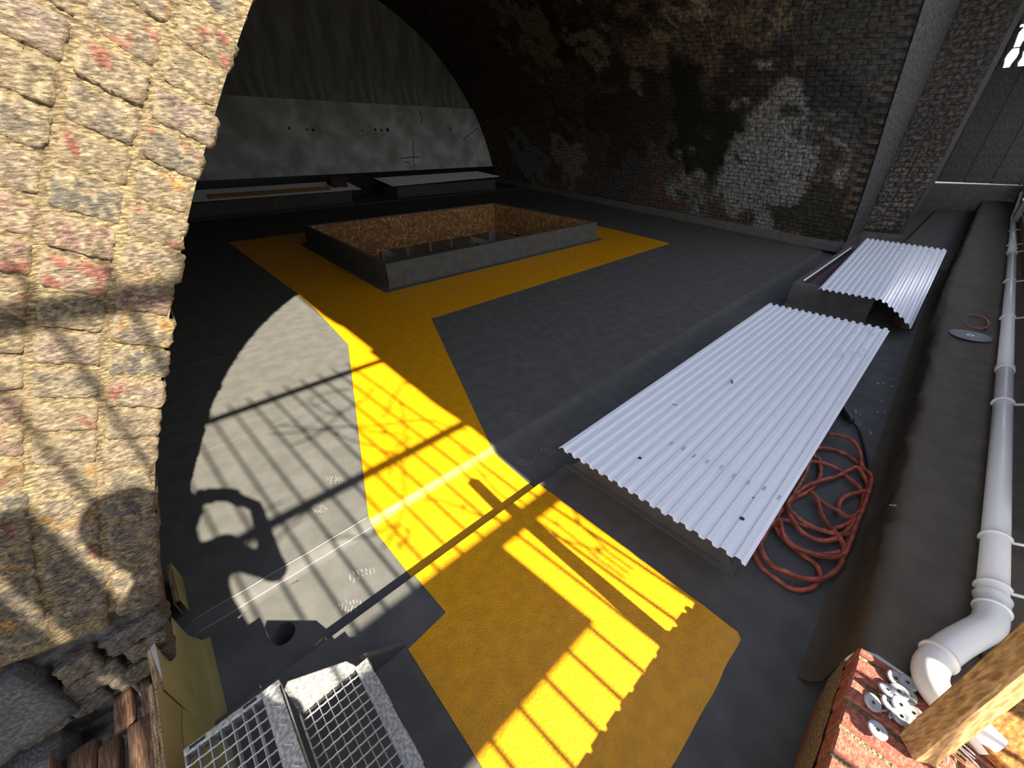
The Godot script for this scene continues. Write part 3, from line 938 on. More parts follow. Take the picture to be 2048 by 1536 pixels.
func build_rooflights():
	var t := kerb("rooflight_kerb", "large dark upstand kerb framing the open well lined with strand board, inside the yellow frame", 2.06, 6.25, -7.4, -4.52, 0.30, roof_y)
	var o := t.position
	# lining of strand board on the four inner sides
	var L := func(a: Vector3, b: Vector3, y0: float, nrm: Vector3):
		var m := MB.new()
		var a0 := a; var b0 := b
		a0.y += y0; b0.y += y0
		m.quad(a0 - o, b0 - o, b - o, a - o)
		m.quad(a0 - o + nrm, b0 - o + nrm, b - o + nrm, a - o + nrm)
		m.quad(a - o, b - o, b - o + nrm, a - o + nrm)
		m.quad(a0 - o, b0 - o, b0 - o + nrm, a0 - o + nrm)
		obj("lining_board", m, M.osb, t)
	var top := func(x: float, z: float) -> Vector3: return Vector3(x, roof_y(x, z) + 0.285, z)
	var xa := 2.14; var xb := 6.17; var za := -7.32; var zb := -4.6
	L.call(top.call(xa, za), top.call(4.2, za), -0.58, Vector3(0, 0, -0.018))
	L.call(top.call(4.204, za), top.call(xb, za), -0.58, Vector3(0, 0, -0.018))
	L.call(top.call(xb, za), top.call(xb, zb), -0.58, Vector3(0.018, 0, 0))
	L.call(top.call(xa, zb), top.call(xa, za), -0.58, Vector3(-0.018, 0, 0))
	L.call(top.call(xa, zb), top.call(xb, zb), -0.55, Vector3(0, 0, 0.018))
	# joist ends below the lining at the back, and boards between them
	for i in 9:
		var m := MB.new()
		var x := 2.75 + i * 0.535
		if x > xb: break
		m.bx(x - o.x, x + 0.05 - o.x, -0.18 - o.y, 0.015 - o.y, -9.2 - o.z, -7.31 - o.z, 0.004)
		obj("joist", m, M.pale_wood, t)
	var m1 := MB.new(); m1.bx(2.16 - o.x, 3.28 - o.x, -0.19 - o.y, 0.01 - o.y, -7.40 - o.z, -7.37 - o.z, 0.003); obj("end_board", m1, M.osb, t)
	var m4 := MB.new(); m4.bx(xb - o.x, xb + 0.05 - o.x, -0.2 - o.y, -0.01 - o.y, -7.32 - o.z, -4.6 - o.z, 0.003); obj("trimmer", m4, M.pale_wood, t)
	# the deck below
	var m2 := MB.new()
	m2.bx(1.2 - o.x, 7.6 - o.x, -0.30 - o.y, -0.22 - o.y, -9.3 - o.z, -4.4 - o.z, 0.01)
	obj("lower_deck", m2, M.deck, t)
	for i in 5:
		var m := MB.new()
		var z := -4.75 - i * 0.55
		m.bx(2.16 - o.x, 6.1 - o.x, -0.22 - o.y, -0.19 - o.y + 0.012 * i, z - 0.05 - o.z, z - o.z, 0.006)
		obj("deck_rib", m, M.deck, t)
	var m5 := MB.new(); m5.bx(5.5 - o.x, 5.95 - o.x, -0.15 - o.y, -0.12 - o.y, -6.75 - o.z, -6.68 - o.z, 0.004); obj("pale_strip", m5, M.strap, t)
	for p in [[2.35, -4.75], [3.55, -4.63], [3.95, -4.63]]:
		var m := MB.new(true)
		m.lathe([Vector2(0, 0.012), Vector2(0.016, 0.010), Vector2(0.024, 0.0)], 10, Transform3D(Basis(), Vector3(p[0], roof_y(0, p[1]) + 0.30, p[1] - 0.0) - o))
		obj("fixing_cap", m, M.black, t)
	kerb("rooflight_kerb", "dark upstand kerb under the long corrugated sheet beside the orange hose", 1.42, 4.2, -0.99, -0.16, 0.252, zero_y, 0.06, 0.06)
	var t2 := kerb("rooflight_kerb", "dark upstand kerb with a white trim line under the far corrugated sheet on the right", 5.15, 7.75, -1.02, -0.30, 0.295, zero_y, 0.06, 0.07)
	var w := MB.new(); w.bx(5.25 - t2.position.x, 7.5 - t2.position.x, 0.298, 0.315, -0.955 - t2.position.z, -0.94 - t2.position.z, 0.003); obj("white_trim", w, M.white, t2)
	var pl := MB.new(); pl.bx(5.24 - t2.position.x, 7.6 - t2.position.x, 0.235, 0.25, -0.93 - t2.position.z, -0.37 - t2.position.z, 0.003); obj("inner_panel", pl, M.plum, t2)
	var back := func(_x: float, _z: float) -> float: return 0.47
	kerb("rooflight_kerb", "low dark kerb under the left sheet by the far wall", 0.9, 4.5, -12.0, -11.15, 0.3, back, 0.06, 0.05)
	kerb("rooflight_kerb", "low dark kerb under the right sheet by the far wall", 5.9, 9.6, -12.1, -11.3, 0.3, back, 0.06, 0.05)

# ---------------------------------------------------------------- corrugated sheets
# u runs along the ribs (0..1), v across; f(u, v) gives the middle surface
func corrugated(ribs: int, f: Callable, hgt: float, segs := 14) -> MB:
	var m := MB.new()
	var vs := []
	for r in ribs:
		for e in [[0.0, 0.0], [0.10, 0.0], [0.24, 1.0], [0.62, 1.0], [0.76, 0.0]]:
			vs.append([(r + e[0]) / float(ribs), e[1]])
	vs.append([1.0, 0.0])
	var top := []; var bot := []
	for i in segs + 1:
		var u := i / float(segs)
		var ra := []; var rb := []
		for v in vs:
			var p: Vector3 = f.call(u, v[0])
			ra.append(p + Vector3(0, v[1] * hgt, 0)); rb.append(p + Vector3(0, v[1] * hgt - 0.0022, 0))
		top.append(ra); bot.append(rb)
	m.grid(top)
	for i in segs:
		for j in vs.size() - 1:
			m.quad(bot[i][j], bot[i][j + 1], bot[i + 1][j + 1], bot[i + 1][j])
		for j in [0, vs.size() - 1]:
			m.quad(top[i][j], top[i + 1][j], bot[i + 1][j], bot[i][j])
	for i in [0, segs]:
		for j in vs.size() - 1:
			m.quad(top[i][j], top[i][j + 1], bot[i][j + 1], bot[i][j])
	return m

func build_sheets():
	var g := "white corrugated sheets over the rooflight openings"
	var f1 := func(u: float, v: float) -> Vector3:
		return Vector3(lerpf(1.205, 4.27, u) , 0.272 - 0.006 * sin(PI * u) * sin(PI * v), lerpf(-0.985, -0.07, v))
	var s1 := thing("corrugated_sheet", "long white corrugated sheet in the right foreground, beside the orange hose", "corrugated sheet", Vector3.ZERO, 0.0, g)
	obj("sheet", corrugated(17, f1, 0.017, 20), M.white, s1)
	for p in [[1.42, -0.645, 0.009], [1.40, -0.16, 0.010], [1.55, -0.17, 0.004]]:
		var m := MB.new()
		m.lathe([Vector2(0, 0.001), Vector2(p[2], 0.001), Vector2(p[2], 0.0)], 10, Transform3D(Basis(), Vector3(p[0], 0.2895, p[1])))
		obj("drill_hole", m, M.black, s1)
	for i in 9:
		var m := MB.new()
		var z := lerpf(-0.60, -0.10, i / 8.0)
		for k in 3:
			m.bx(1.62 + k * 0.012 + 0.01 * sin(i * 2.0), 1.625 + k * 0.012 + 0.01 * sin(i * 2.0), 0.289, 0.2905, z, z + 0.012, 0.0003)
		obj("print_mark", m, M.plastic, s1)
	for i in 14:
		var m := MB.new()
		var xx := 3.35 + 0.75 * rng.randf(); var zz := -0.10 - 0.17 * rng.randf()
		m.bx(xx, xx + rng.randf_range(0.02, 0.09), 0.2885, 0.2905, zz, zz + rng.randf_range(0.008, 0.02), 0.0004)
		obj("tape_scrap", m, M.gloss, s1)
	var f2 := func(u: float, v: float) -> Vector3:
		var droop := pow(clampf((v - 0.62) / 0.38, 0, 1), 1.3) * pow(1.0 - u, 1.3) * 0.20
		return Vector3(lerpf(4.93, 7.93 + 0.25 * (1.0 - v), u), 0.322 - droop + 0.02 * u, lerpf(-0.745 - 0.16 * u, 0.045 - 0.04 * u, v))
	var s2 := thing("corrugated_sheet", "shorter white corrugated sheet far right with one drooping corner, loose on its kerb", "corrugated sheet", Vector3.ZERO, 0.0, g)
	obj("sheet", corrugated(15, f2, 0.017, 16), M.white, s2)
	for p in [[7.55, -0.42], [7.62, -0.12]]:
		var m := MB.new(true)
		m.lathe([Vector2(0, 0.012), Vector2(0.018, 0.008), Vector2(0.022, 0.0)], 8, Transform3D(Basis(), Vector3(p[0], 0.36, p[1])))
		obj("screw_cap", m, M.white, s2)
	var f3 := func(u: float, v: float) -> Vector3:
		var a := Vector3(0.85, 0.79, -11.1).lerp(Vector3(4.75, 0.79, -11.05), u)
		var b := Vector3(0.95, 0.95, -11.95).lerp(Vector3(4.72, 0.96, -12.0), u)
		return b.lerp(a, v)
	var s3 := thing("corrugated_sheet", "white sheet by the far wall carrying timber battens and a lump of stone", "corrugated sheet", Vector3.ZERO, 0.0, g)
	obj("sheet", corrugated(16, f3, 0.014, 8), M.white, s3)
	var f4 := func(u: float, v: float) -> Vector3:
		var a := Vector3(5.70, 0.80, -11.15).lerp(Vector3(9.9, 0.835, -11.4), u)
		var b := Vector3(5.62, 0.975, -12.05).lerp(Vector3(9.5, 0.99, -12.15), u)
		return b.lerp(a, v)
	var s4 := thing("corrugated_sheet", "bare white corrugated sheet by the far wall, nearest the brick barrel", "corrugated sheet", Vector3.ZERO, 0.0, g)
	obj("sheet", corrugated(16, f4, 0.014, 8), M.white, s4)
	# on sheet three
	for i in 2:
		var m := MB.new()
		var z := -11.32 + i * 0.13
		m.bar(Vector3(1.4, 0.0, 0.0), Vector3(4.05 - i * 0.05, 0.0, 0.0), 0.075, 0.05, Vector3.UP, 0.005)
		var o := obj("timber_batten", m, M.timber)
		o.position = Vector3(0, 0.875 - i * 0.024, z)
		tag(o, ["sawn timber batten on the far sheet, the one nearer the wall", "sawn timber batten on the far sheet, the one nearer the viewer"][i], "timber batten", "battens weighing down the far sheet")
	var st := obj("stone_lump", bump_box(Vector3(0.42, 0.26, 0.34), 9, 0.10, 5.0, Vector3(3, 1, 2)), M.rust)
	st.position = Vector3(4.35, 0.975, -11.5)
	tag(st, "dark reddish lump of stone weighing down the far white sheet", "stone")
	var br := obj("loose_brick", bump_box(Vector3(0.22, 0.11, 0.10), 6, 0.02, 9.0, Vector3(1, 7, 2)), mat(lin(0.14, 0.09, 0.07), 0.9))
	br.position = Vector3(5.35, 0.06, -0.03)
	br.rotation.y = 0.5
	tag(br, "dull brown brick on the floor under the drooping corner of the far sheet", "brick")

# ---------------------------------------------------------------- stair treads
func build_stair():
	var spec := [[-0.168, 0.05, 0.18, "galvanised grating tread nearest the yellow path, with an end plate"], [-0.378, -0.162, 0.36, "galvanised grating tread nearest the olive board, the higher of the two"]]
	for s in spec:
		var x0: float = s[0]; var x1: float = s[1]; var y: float = s[2]
		var zf := -0.795; var zn := 0.25
		var t := thing("stair_tread", s[3], "stair tread", Vector3((x0 + x1) / 2, y, (zf + zn) / 2), 0.0, "galvanised stair treads")
		var o := Vector3((x0 + x1) / 2, y, (zf + zn) / 2)
		var nose := x1 - 0.042
		# nosing: chequer plate with its own raised pattern
		var m := MB.new()
		m.bx(nose - o.x, x1 - o.x, -0.004, 0.0, zf - o.z, zn - o.z, 0.001)
		m.bx(x1 - 0.004 - o.x, x1 - o.x, -0.032, 0.0, zf - o.z, zn - o.z, 0.001)
		obj("nosing", m, M.steel, t)
		var pat := MB.new()
		var z := zf + 0.02
		var fl := 0
		while z < zn:
			var a := 0.8 if fl % 2 else -0.8
			var c := Vector3(nose + 0.021 - o.x, 0.0008, z - o.z)
			var d := Vector3(cos(a), 0, sin(a)) * 0.0115
			pat.bar(c - d, c + d, 0.004, 0.0022, Vector3.UP, 0.0009)
			z += 0.026; fl += 1
		obj("chequer_pattern", pat, M.steel, t)
		# frame flats
		for e in [[x0, x0 + 0.004], [nose - 0.003, nose]]:
			var fr := MB.new(); fr.bx(e[0] - o.x, e[1] - o.x, -0.030, -0.001, zf - o.z, zn - o.z, 0.001)
			obj("side_bar", fr, M.steel, t)
		var en := MB.new()
		if y < 0.3:
			# end plate with a cut corner that stands above the tread
			var poly := [Vector2(-0.166, -0.06), Vector2(nose, -0.06), Vector2(nose, 0.006), Vector2(-0.007, 0.056), Vector2(-0.147, 0.164), Vector2(-0.162, 0.145)]
			for zz in [zf - 0.004, zf]:
				for i in range(1, poly.size() - 1):
					en.tri(Vector3(poly[0].x, poly[0].y, zz) - Vector3(o.x, 0, o.z), Vector3(poly[i].x, poly[i].y, zz) - Vector3(o.x, 0, o.z), Vector3(poly[i + 1].x, poly[i + 1].y, zz) - Vector3(o.x, 0, o.z))
			for i in poly.size():
				var p: Vector2 = poly[i]; var q: Vector2 = poly[(i + 1) % poly.size()]
				en.quad(Vector3(p.x - o.x, p.y, zf - o.z), Vector3(q.x - o.x, q.y, zf - o.z), Vector3(q.x - o.x, q.y, zf - 0.004 - o.z), Vector3(p.x - o.x, p.y, zf - 0.004 - o.z))
		else:
			en.bx(x0 - o.x, x1 - o.x, -0.03, 0.0, zf - 0.018 - o.z, zf - o.z, 0.002)
		obj("end_plate", en, M.steel, t)
		if y > 0.3:
			for sx in [x0 + 0.028, nose - 0.03]:
				var sl := MB.new(); sl.bx(sx - 0.016 - o.x, sx + 0.016 - o.x, -0.001, 0.0008, zf - 0.013 - o.z, zf - 0.006 - o.z, 0.0003); obj("bolt_slot", sl, M.black, t)
		# the grid: bearing bars along x... each bar its own part
		var gx := x0 + 0.004
		var nb := 7
		for i in range(1, nb):
			var bm := MB.new()
			var xx := lerpf(x0 + 0.003, nose - 0.002, i / float(nb))
			bm.bx(xx - 0.0012 - o.x, xx + 0.0012 - o.x, -0.028, -0.001, zf - o.z, zn - o.z, 0.0006)
			obj("bearing_bar", bm, M.zinc, t)
		z = zf + 0.028
		while z < zn:
			var bm := MB.new(true)
			var pts := []
			for k in nb * 2 + 1:
				pts.append(Vector3(lerpf(x0 + 0.002, nose - 0.002, k / float(nb * 2)) - o.x, -0.003 + 0.0016 * cos(k * PI), z + 0.0 - o.z))
			bm.tube(pts, 0.0026, 6)
			obj("cross_rod", bm, M.zinc, t)
			z += 0.028

# ---------------------------------------------------------------- lower left corner
func build_left_corner():
	# plywood upstand: three boards, their edges showing veneers
	var spec := [
		["olive faced plywood board standing along the left edge beside the stair", -0.422, 0.335, 0.31, -1.06, 0.4],
		["short plywood offcut with a torn membrane top, stepped behind the long board", -0.4195, 0.335, 0.30, -1.235, -1.05],
		["small plywood tab wedged against the brick edge farther back", -0.405, 0.125, 0.10, -1.74, -1.54]]
	for i in 3:
		var s = spec[i]
		var t := thing("plywood_board", s[0], "plywood board", Vector3(s[1], 0, (s[4] + s[5]) / 2), 0.0, "plywood upstand boards")
		var z0: float = s[4] - t.position.z; var z1: float = s[5] - t.position.z
		var face := MB.new()
		face.quad(Vector3(0, 0.02, z1), Vector3(0, 0.02, z0), Vector3(0, s[2], z0), Vector3(0, s[3], z1))
		face.quad(Vector3(0, 0.02, z0), Vector3(-0.02, 0.02, z0), Vector3(-0.02, s[2], z0), Vector3(0, s[2], z0))
		face.quad(Vector3(-0.02, 0.02, z0), Vector3(-0.02, 0.02, z1), Vector3(-0.02, s[3], z1), Vector3(-0.02, s[2], z0))
		obj("faced_side", face, M.ply, t)
		for v in 5:
			var e := MB.new()
			var xa := -0.02 + v * 0.004
			var lift := 0.0012 * ((v * 7) % 3)
			e.quad(Vector3(xa, s[3] + lift, z1), Vector3(xa + 0.0038, s[3] + lift, z1), Vector3(xa + 0.0038, s[2] + lift, z0), Vector3(xa, s[2] + lift, z0))
			e.quad(Vector3(xa, s[3], z1), Vector3(xa, s[2], z0), Vector3(xa, s[2] + lift, z0), Vector3(xa, s[3] + lift, z1))
			e.quad(Vector3(xa + 0.0038, s[3], z1), Vector3(xa + 0.0038, s[3] + lift, z1), Vector3(xa + 0.0038, s[2] + lift, z0), Vector3(xa + 0.0038, s[2], z0))
			obj("veneer", e, M.ply_edge if v % 2 else M.pale_wood, t)
		if i == 1:
			var tm := MB.new()
			tm.quad(Vector3(-0.012, s[2] + 0.004, z0 + 0.01), Vector3(0.003, s[2] + 0.004, z0 + 0.01), Vector3(0.003, s[2] - 0.014, z0 + 0.10), Vector3(-0.006, s[2] - 0.014, z0 + 0.10))
			tm.tri(Vector3(-0.006, s[2] - 0.014, z0 + 0.10), Vector3(0.003, s[2] - 0.014, z0 + 0.10), Vector3(0.002, s[3] + 0.004, z1 - 0.02))
			obj("membrane_scrap", tm, M.grey_light, t)
	# dark dressed stone and broken brick at the foot of the pier
	var sb := obj("stone_block", bump_box(Vector3(0.34, 0.25, 0.14), 12, 0.016, 12.0, Vector3(2, 5, 1)), mat(lin(0.085, 0.085, 0.085), 0.9, noise_tex(71, 0.05, Color(0.6, 0.6, 0.6), Color(1, 1, 1), 256, 4), Vector3.ONE * 5))
	sb.position = Vector3(-0.775, 0.385, -1.235); sb.rotation.z = 0.06
	tag(sb, "dark grey dressed stone block let into the foot of the sunlit pier", "stone block")
	var sb2 := obj("stone_block", bump_box(Vector3(0.34, 0.16, 0.16), 10, 0.014, 12.0, Vector3(8, 5, 1)), M.slate)
	sb2.position = Vector3(-0.84, 0.15, -1.2); sb2.rotation.z = -0.05
	tag(sb2, "rough grey block under the dark dressed stone at the lower left", "stone block")
	# broken timber ends
	var tw := [
		["old brown board end lying under the broken brickwork, left of the dark slot", -0.548, 0.185, -1.155, 0.042, 0.03, 0.13, 0.0],
		["narrow dark board end beside the ply edge, right of the dark slot", -0.493, 0.185, -1.15, 0.026, 0.03, 0.13, 0.0],
		["partly sunlit brown board at the bottom edge, the left one of the pair", -0.634, 0.185, -0.92, 0.060, 0.03, 0.42, 0.0],
		["partly sunlit brown board at the bottom edge, the right one of the pair", -0.579, 0.188, -0.88, 0.044, 0.03, 0.42, 0.0],
		["broad dark brown board at the bottom edge, close against the ply board", -0.500, 0.19, -0.86, 0.078, 0.034, 0.46, 0.0],
		["thin dark lath on edge, leftmost of the old boards", -0.688, 0.185, -0.95, 0.014, 0.07, 0.42, 0.0]]
	for w in tw:
		var m := bump_box(Vector3(w[4], w[5], w[6]), 6, 0.004, 22.0, Vector3(w[1] * 9, 3, 1))
		var o := obj("old_board", m, M.old_wood)
		o.position = Vector3(w[1], w[2], w[3]); o.rotation.y = w[7]
		tag(o, w[0], "board", "old boards at the lower left")

# ---------------------------------------------------------------- downpipe
func build_pipe():
	var t := thing("rainwater_pipe", "long white plastic rainwater pipe lying along the right-hand parapet", "pipe", Vector3(1.88, 0.36, 0.51))
	var o := t.position
	var r := 0.0355
	var y := 0.366
	var run := func(a: Vector3, b: Vector3, rad: float, nm: String):
		var m := MB.new(true)
		m.tube([a - o, a.lerp(b, 0.5) - o, b - o], rad, 20)
		obj(nm, m, M.pipe, t)
	run.call(Vector3(1.50, y, 0.504), Vector3(3.72, y, 0.527), r, "pipe_length")
	run.call(Vector3(3.70, y, 0.527), Vector3(8.0, y + 0.01, 0.575), r * 0.985, "pipe_length")
	run.call(Vector3(7.98, y + 0.01, 0.575), Vector3(11.6, y + 0.02, 0.60), r * 0.97, "pipe_length")
	run.call(Vector3(11.55, y + 0.02, 0.60), Vector3(14.5, y + 0.25, 0.66), r, "pipe_length")
	var sock := func(x: float, z: float, w: float, yy := 0.366):
		var m := MB.new(true)
		var pr := [Vector2(r, -w), Vector2(r + 0.005, -w + 0.002), Vector2(r + 0.007, -w + 0.006), Vector2(r + 0.003, -w + 0.012), Vector2(r + 0.003, w - 0.012), Vector2(r + 0.007, w - 0.006), Vector2(r + 0.005, w - 0.002), Vector2(r, w)]
		m.lathe(pr, 24, Transform3D(Basis(Vector3.FORWARD, PI / 2), Vector3(x, yy, z) - o))
		obj("socket", m, M.pipe, t)
	sock.call(1.535, 0.5045, 0.032); sock.call(3.70, 0.527, 0.03); sock.call(8.0, 0.575, 0.05, 0.376); sock.call(8.35, 0.578, 0.03, 0.377)
	# two offset bends and the shoe
	var path := [Vector3(1.53, y, 0.504), Vector3(1.46, y, 0.502), Vector3(1.42, y, 0.492), Vector3(1.38, y, 0.474), Vector3(1.30, 0.365, 0.438), Vector3(1.22, 0.364, 0.408)]
	var m1 := MB.new(true)
	var p1 := []
	for p in path: p1.append(p - o)
	m1.tube(_smooth(p1, 4), r * 1.06, 22)
	obj("offset_bend", m1, M.pipe, t)
	var ring := MB.new(true)
	var dir := (Vector3(1.22, 0.364, 0.408) - Vector3(1.30, 0.365, 0.438)).normalized()
	ring.tube([Vector3(1.222, 0.364, 0.409) - o - dir * 0.004, Vector3(1.22, 0.364, 0.408) - o + dir * 0.004], r * 1.2, 22)
	obj("bend_collar", ring, M.pipe, t)
	var m2 := MB.new(true)
	var p2 := []
	for p in [Vector3(1.225, 0.364, 0.410), Vector3(1.175, 0.362, 0.397), Vector3(1.135, 0.36, 0.40), Vector3(1.108, 0.358, 0.418), Vector3(1.093, 0.357, 0.45), Vector3(1.088, 0.356, 0.475)]: p2.append(p - o)
	m2.tube(_smooth(p2, 4), r * 1.04, 22)
	obj("elbow", m2, M.pipe, t)
	var m3 := MB.new(true)
	m3.tube([Vector3(1.088, 0.356, 0.47) - o, Vector3(1.078, 0.352, 0.495) - o, Vector3(1.07, 0.345, 0.52) - o], [r, r, r * 1.02], 20, false)
	m3.tube([Vector3(1.088, 0.356, 0.47) - o, Vector3(1.078, 0.352, 0.495) - o, Vector3(1.07, 0.345, 0.52) - o], [r - 0.003, r - 0.003, r * 1.02 - 0.003], 20, false)
	obj("shoe", m3, M.pipe, t)
	# cable-tie straps round the pipe and away to the fence
	var xs := [1.60, 1.87, 3.13, 4.9, 6.3, 8.1, 8.7, 10.2]
	for i in xs.size():
		var x: float = xs[i]
		var zc := 0.504 + (x - 1.5) * 0.0105
		var s := MB.new(true)
		var pts := []
		for k in 11:
			var a := lerpf(PI * 1.15, 0.35, k / 10.0)
			pts.append(Vector3(x + 0.01 * (k / 10.0), y + (r + 0.003) * sin(a), zc + (r + 0.003) * cos(a)) - o)
		pts.append(Vector3(x + 0.004, y + 0.035, zc + 0.075) - o)
		pts.append(Vector3(x - 0.02, y + 0.06, zc + 0.13) - o)
		var w := 0.0055 if i < 2 else 0.0075
		s.tube(pts, w, 6)
		obj("strap", s, M.strap, t)

func _smooth(pts: Array, n: int) -> Array:
	var out := []
	for i in pts.size() - 1:
		var p0: Vector3 = pts[maxi(i - 1, 0)]; var p1: Vector3 = pts[i]; var p2: Vector3 = pts[i + 1]; var p3: Vector3 = pts[mini(i + 2, pts.size() - 1)]
		for k in n:
			out.append(p1.cubic_interpolate(p2, p0, p3, k / float(n)))
	out.append(pts[-1])
	return out

# ---------------------------------------------------------------- hose and lead
func build_hose():
	var c := [155, -9, 149, -4, 147, 3, 147, 9, 151, 13, 156, 15, 162, 15, 167, 12, 168, 6, 172, 0, 178, -7, 186, -8, 201, -6, 214, -2, 230, -1, 245, -5, 247, -8, 255, -9, 262, -1, 259, 10, 246, 17, 230, 20, 220, 20, 203, 17, 191, 11, 187, 6, 184, -2, 180, -8, 173, -5, 169, 2, 171, 10, 179, 17]
	c.append_array([187, 19, 197, 19, 211, 20, 225, 19, 233, 16, 238, 11, 243, 4, 241, -4, 238, -8, 224, -7, 204, -7, 197, -7, 187, -4, 180, 3, 181, 10, 187, 15, 200, 18, 207, 18, 205, 13, 212, 11, 221, 12, 232, 18, 238, 19, 250, 12, 246, 9, 234, 5, 223, 0, 211, -5, 193, -7])
	c.append_array([187, -1, 187, 6, 189, 14, 194, 19, 200, 20, 209, 20, 216, 20, 207, 17, 205, 11, 207, 6, 210, -1, 207, 2, 196, 8, 189, 14, 184, 18, 176, 20, 168, 19, 159, 16, 153, 10, 150, 4, 151, -2, 159, -8, 178, -7, 169, -1, 167, 6, 170, 13, 178, 19, 187, 20, 202, 21, 223, 20, 244, 18, 253, 13, 266, 9, 275, 2, 274, -8])
	var pts := []
	var n := c.size() / 2
	for i in n:
		var z: float = minf(c[i * 2 + 1] * 0.01, 0.195)
		pts.append(Vector3(c[i * 2] * 0.01, 0.013 + 0.036 * (i / float(n)) + 0.010 * sin(i * 2.3) * (i / float(n)), z))
	var m := MB.new(true)
	m.tube(_smooth(pts, 5), 0.011, 8)
	var o := obj("air_hose", m, M.hose)
	tag(o, "orange rubber air hose in a loose tangled coil on the dark roof beside the sheet", "hose")
	var t := thing("pump_lead", "thin black lead with a grip, lying between the long sheet and the hose", "lead", Vector3(3.0, 0.0, 0.0))
	var g := MB.new(true)
	g.tube(_smooth([Vector3(0.16, 0.035, -0.09), Vector3(0.09, 0.03, -0.05), Vector3(0.01, 0.028, 0.0)], 4), [0.014, 0.02, 0.022, 0.023, 0.022, 0.023, 0.022, 0.02, 0.013], 10)
	obj("grip", g, M.black, t)
	var l := MB.new(true)
	l.tube(_smooth([Vector3(0.01, 0.028, 0.0), Vector3(-0.055, 0.022, 0.05), Vector3(-0.235, 0.012, 0.112), Vector3(-0.42, 0.012, 0.16), Vector3(-0.51, 0.015, 0.18)], 6), 0.007, 8)
	obj("lead", l, M.black, t)
	var e := MB.new(true)
	e.tube([Vector3(-0.51, 0.015, 0.178), Vector3(-0.525, 0.018, 0.186), Vector3(-0.545, 0.02, 0.184)], [0.010, 0.012, 0.008], 8)
	obj("coupling", e, M.pale_wood, t)

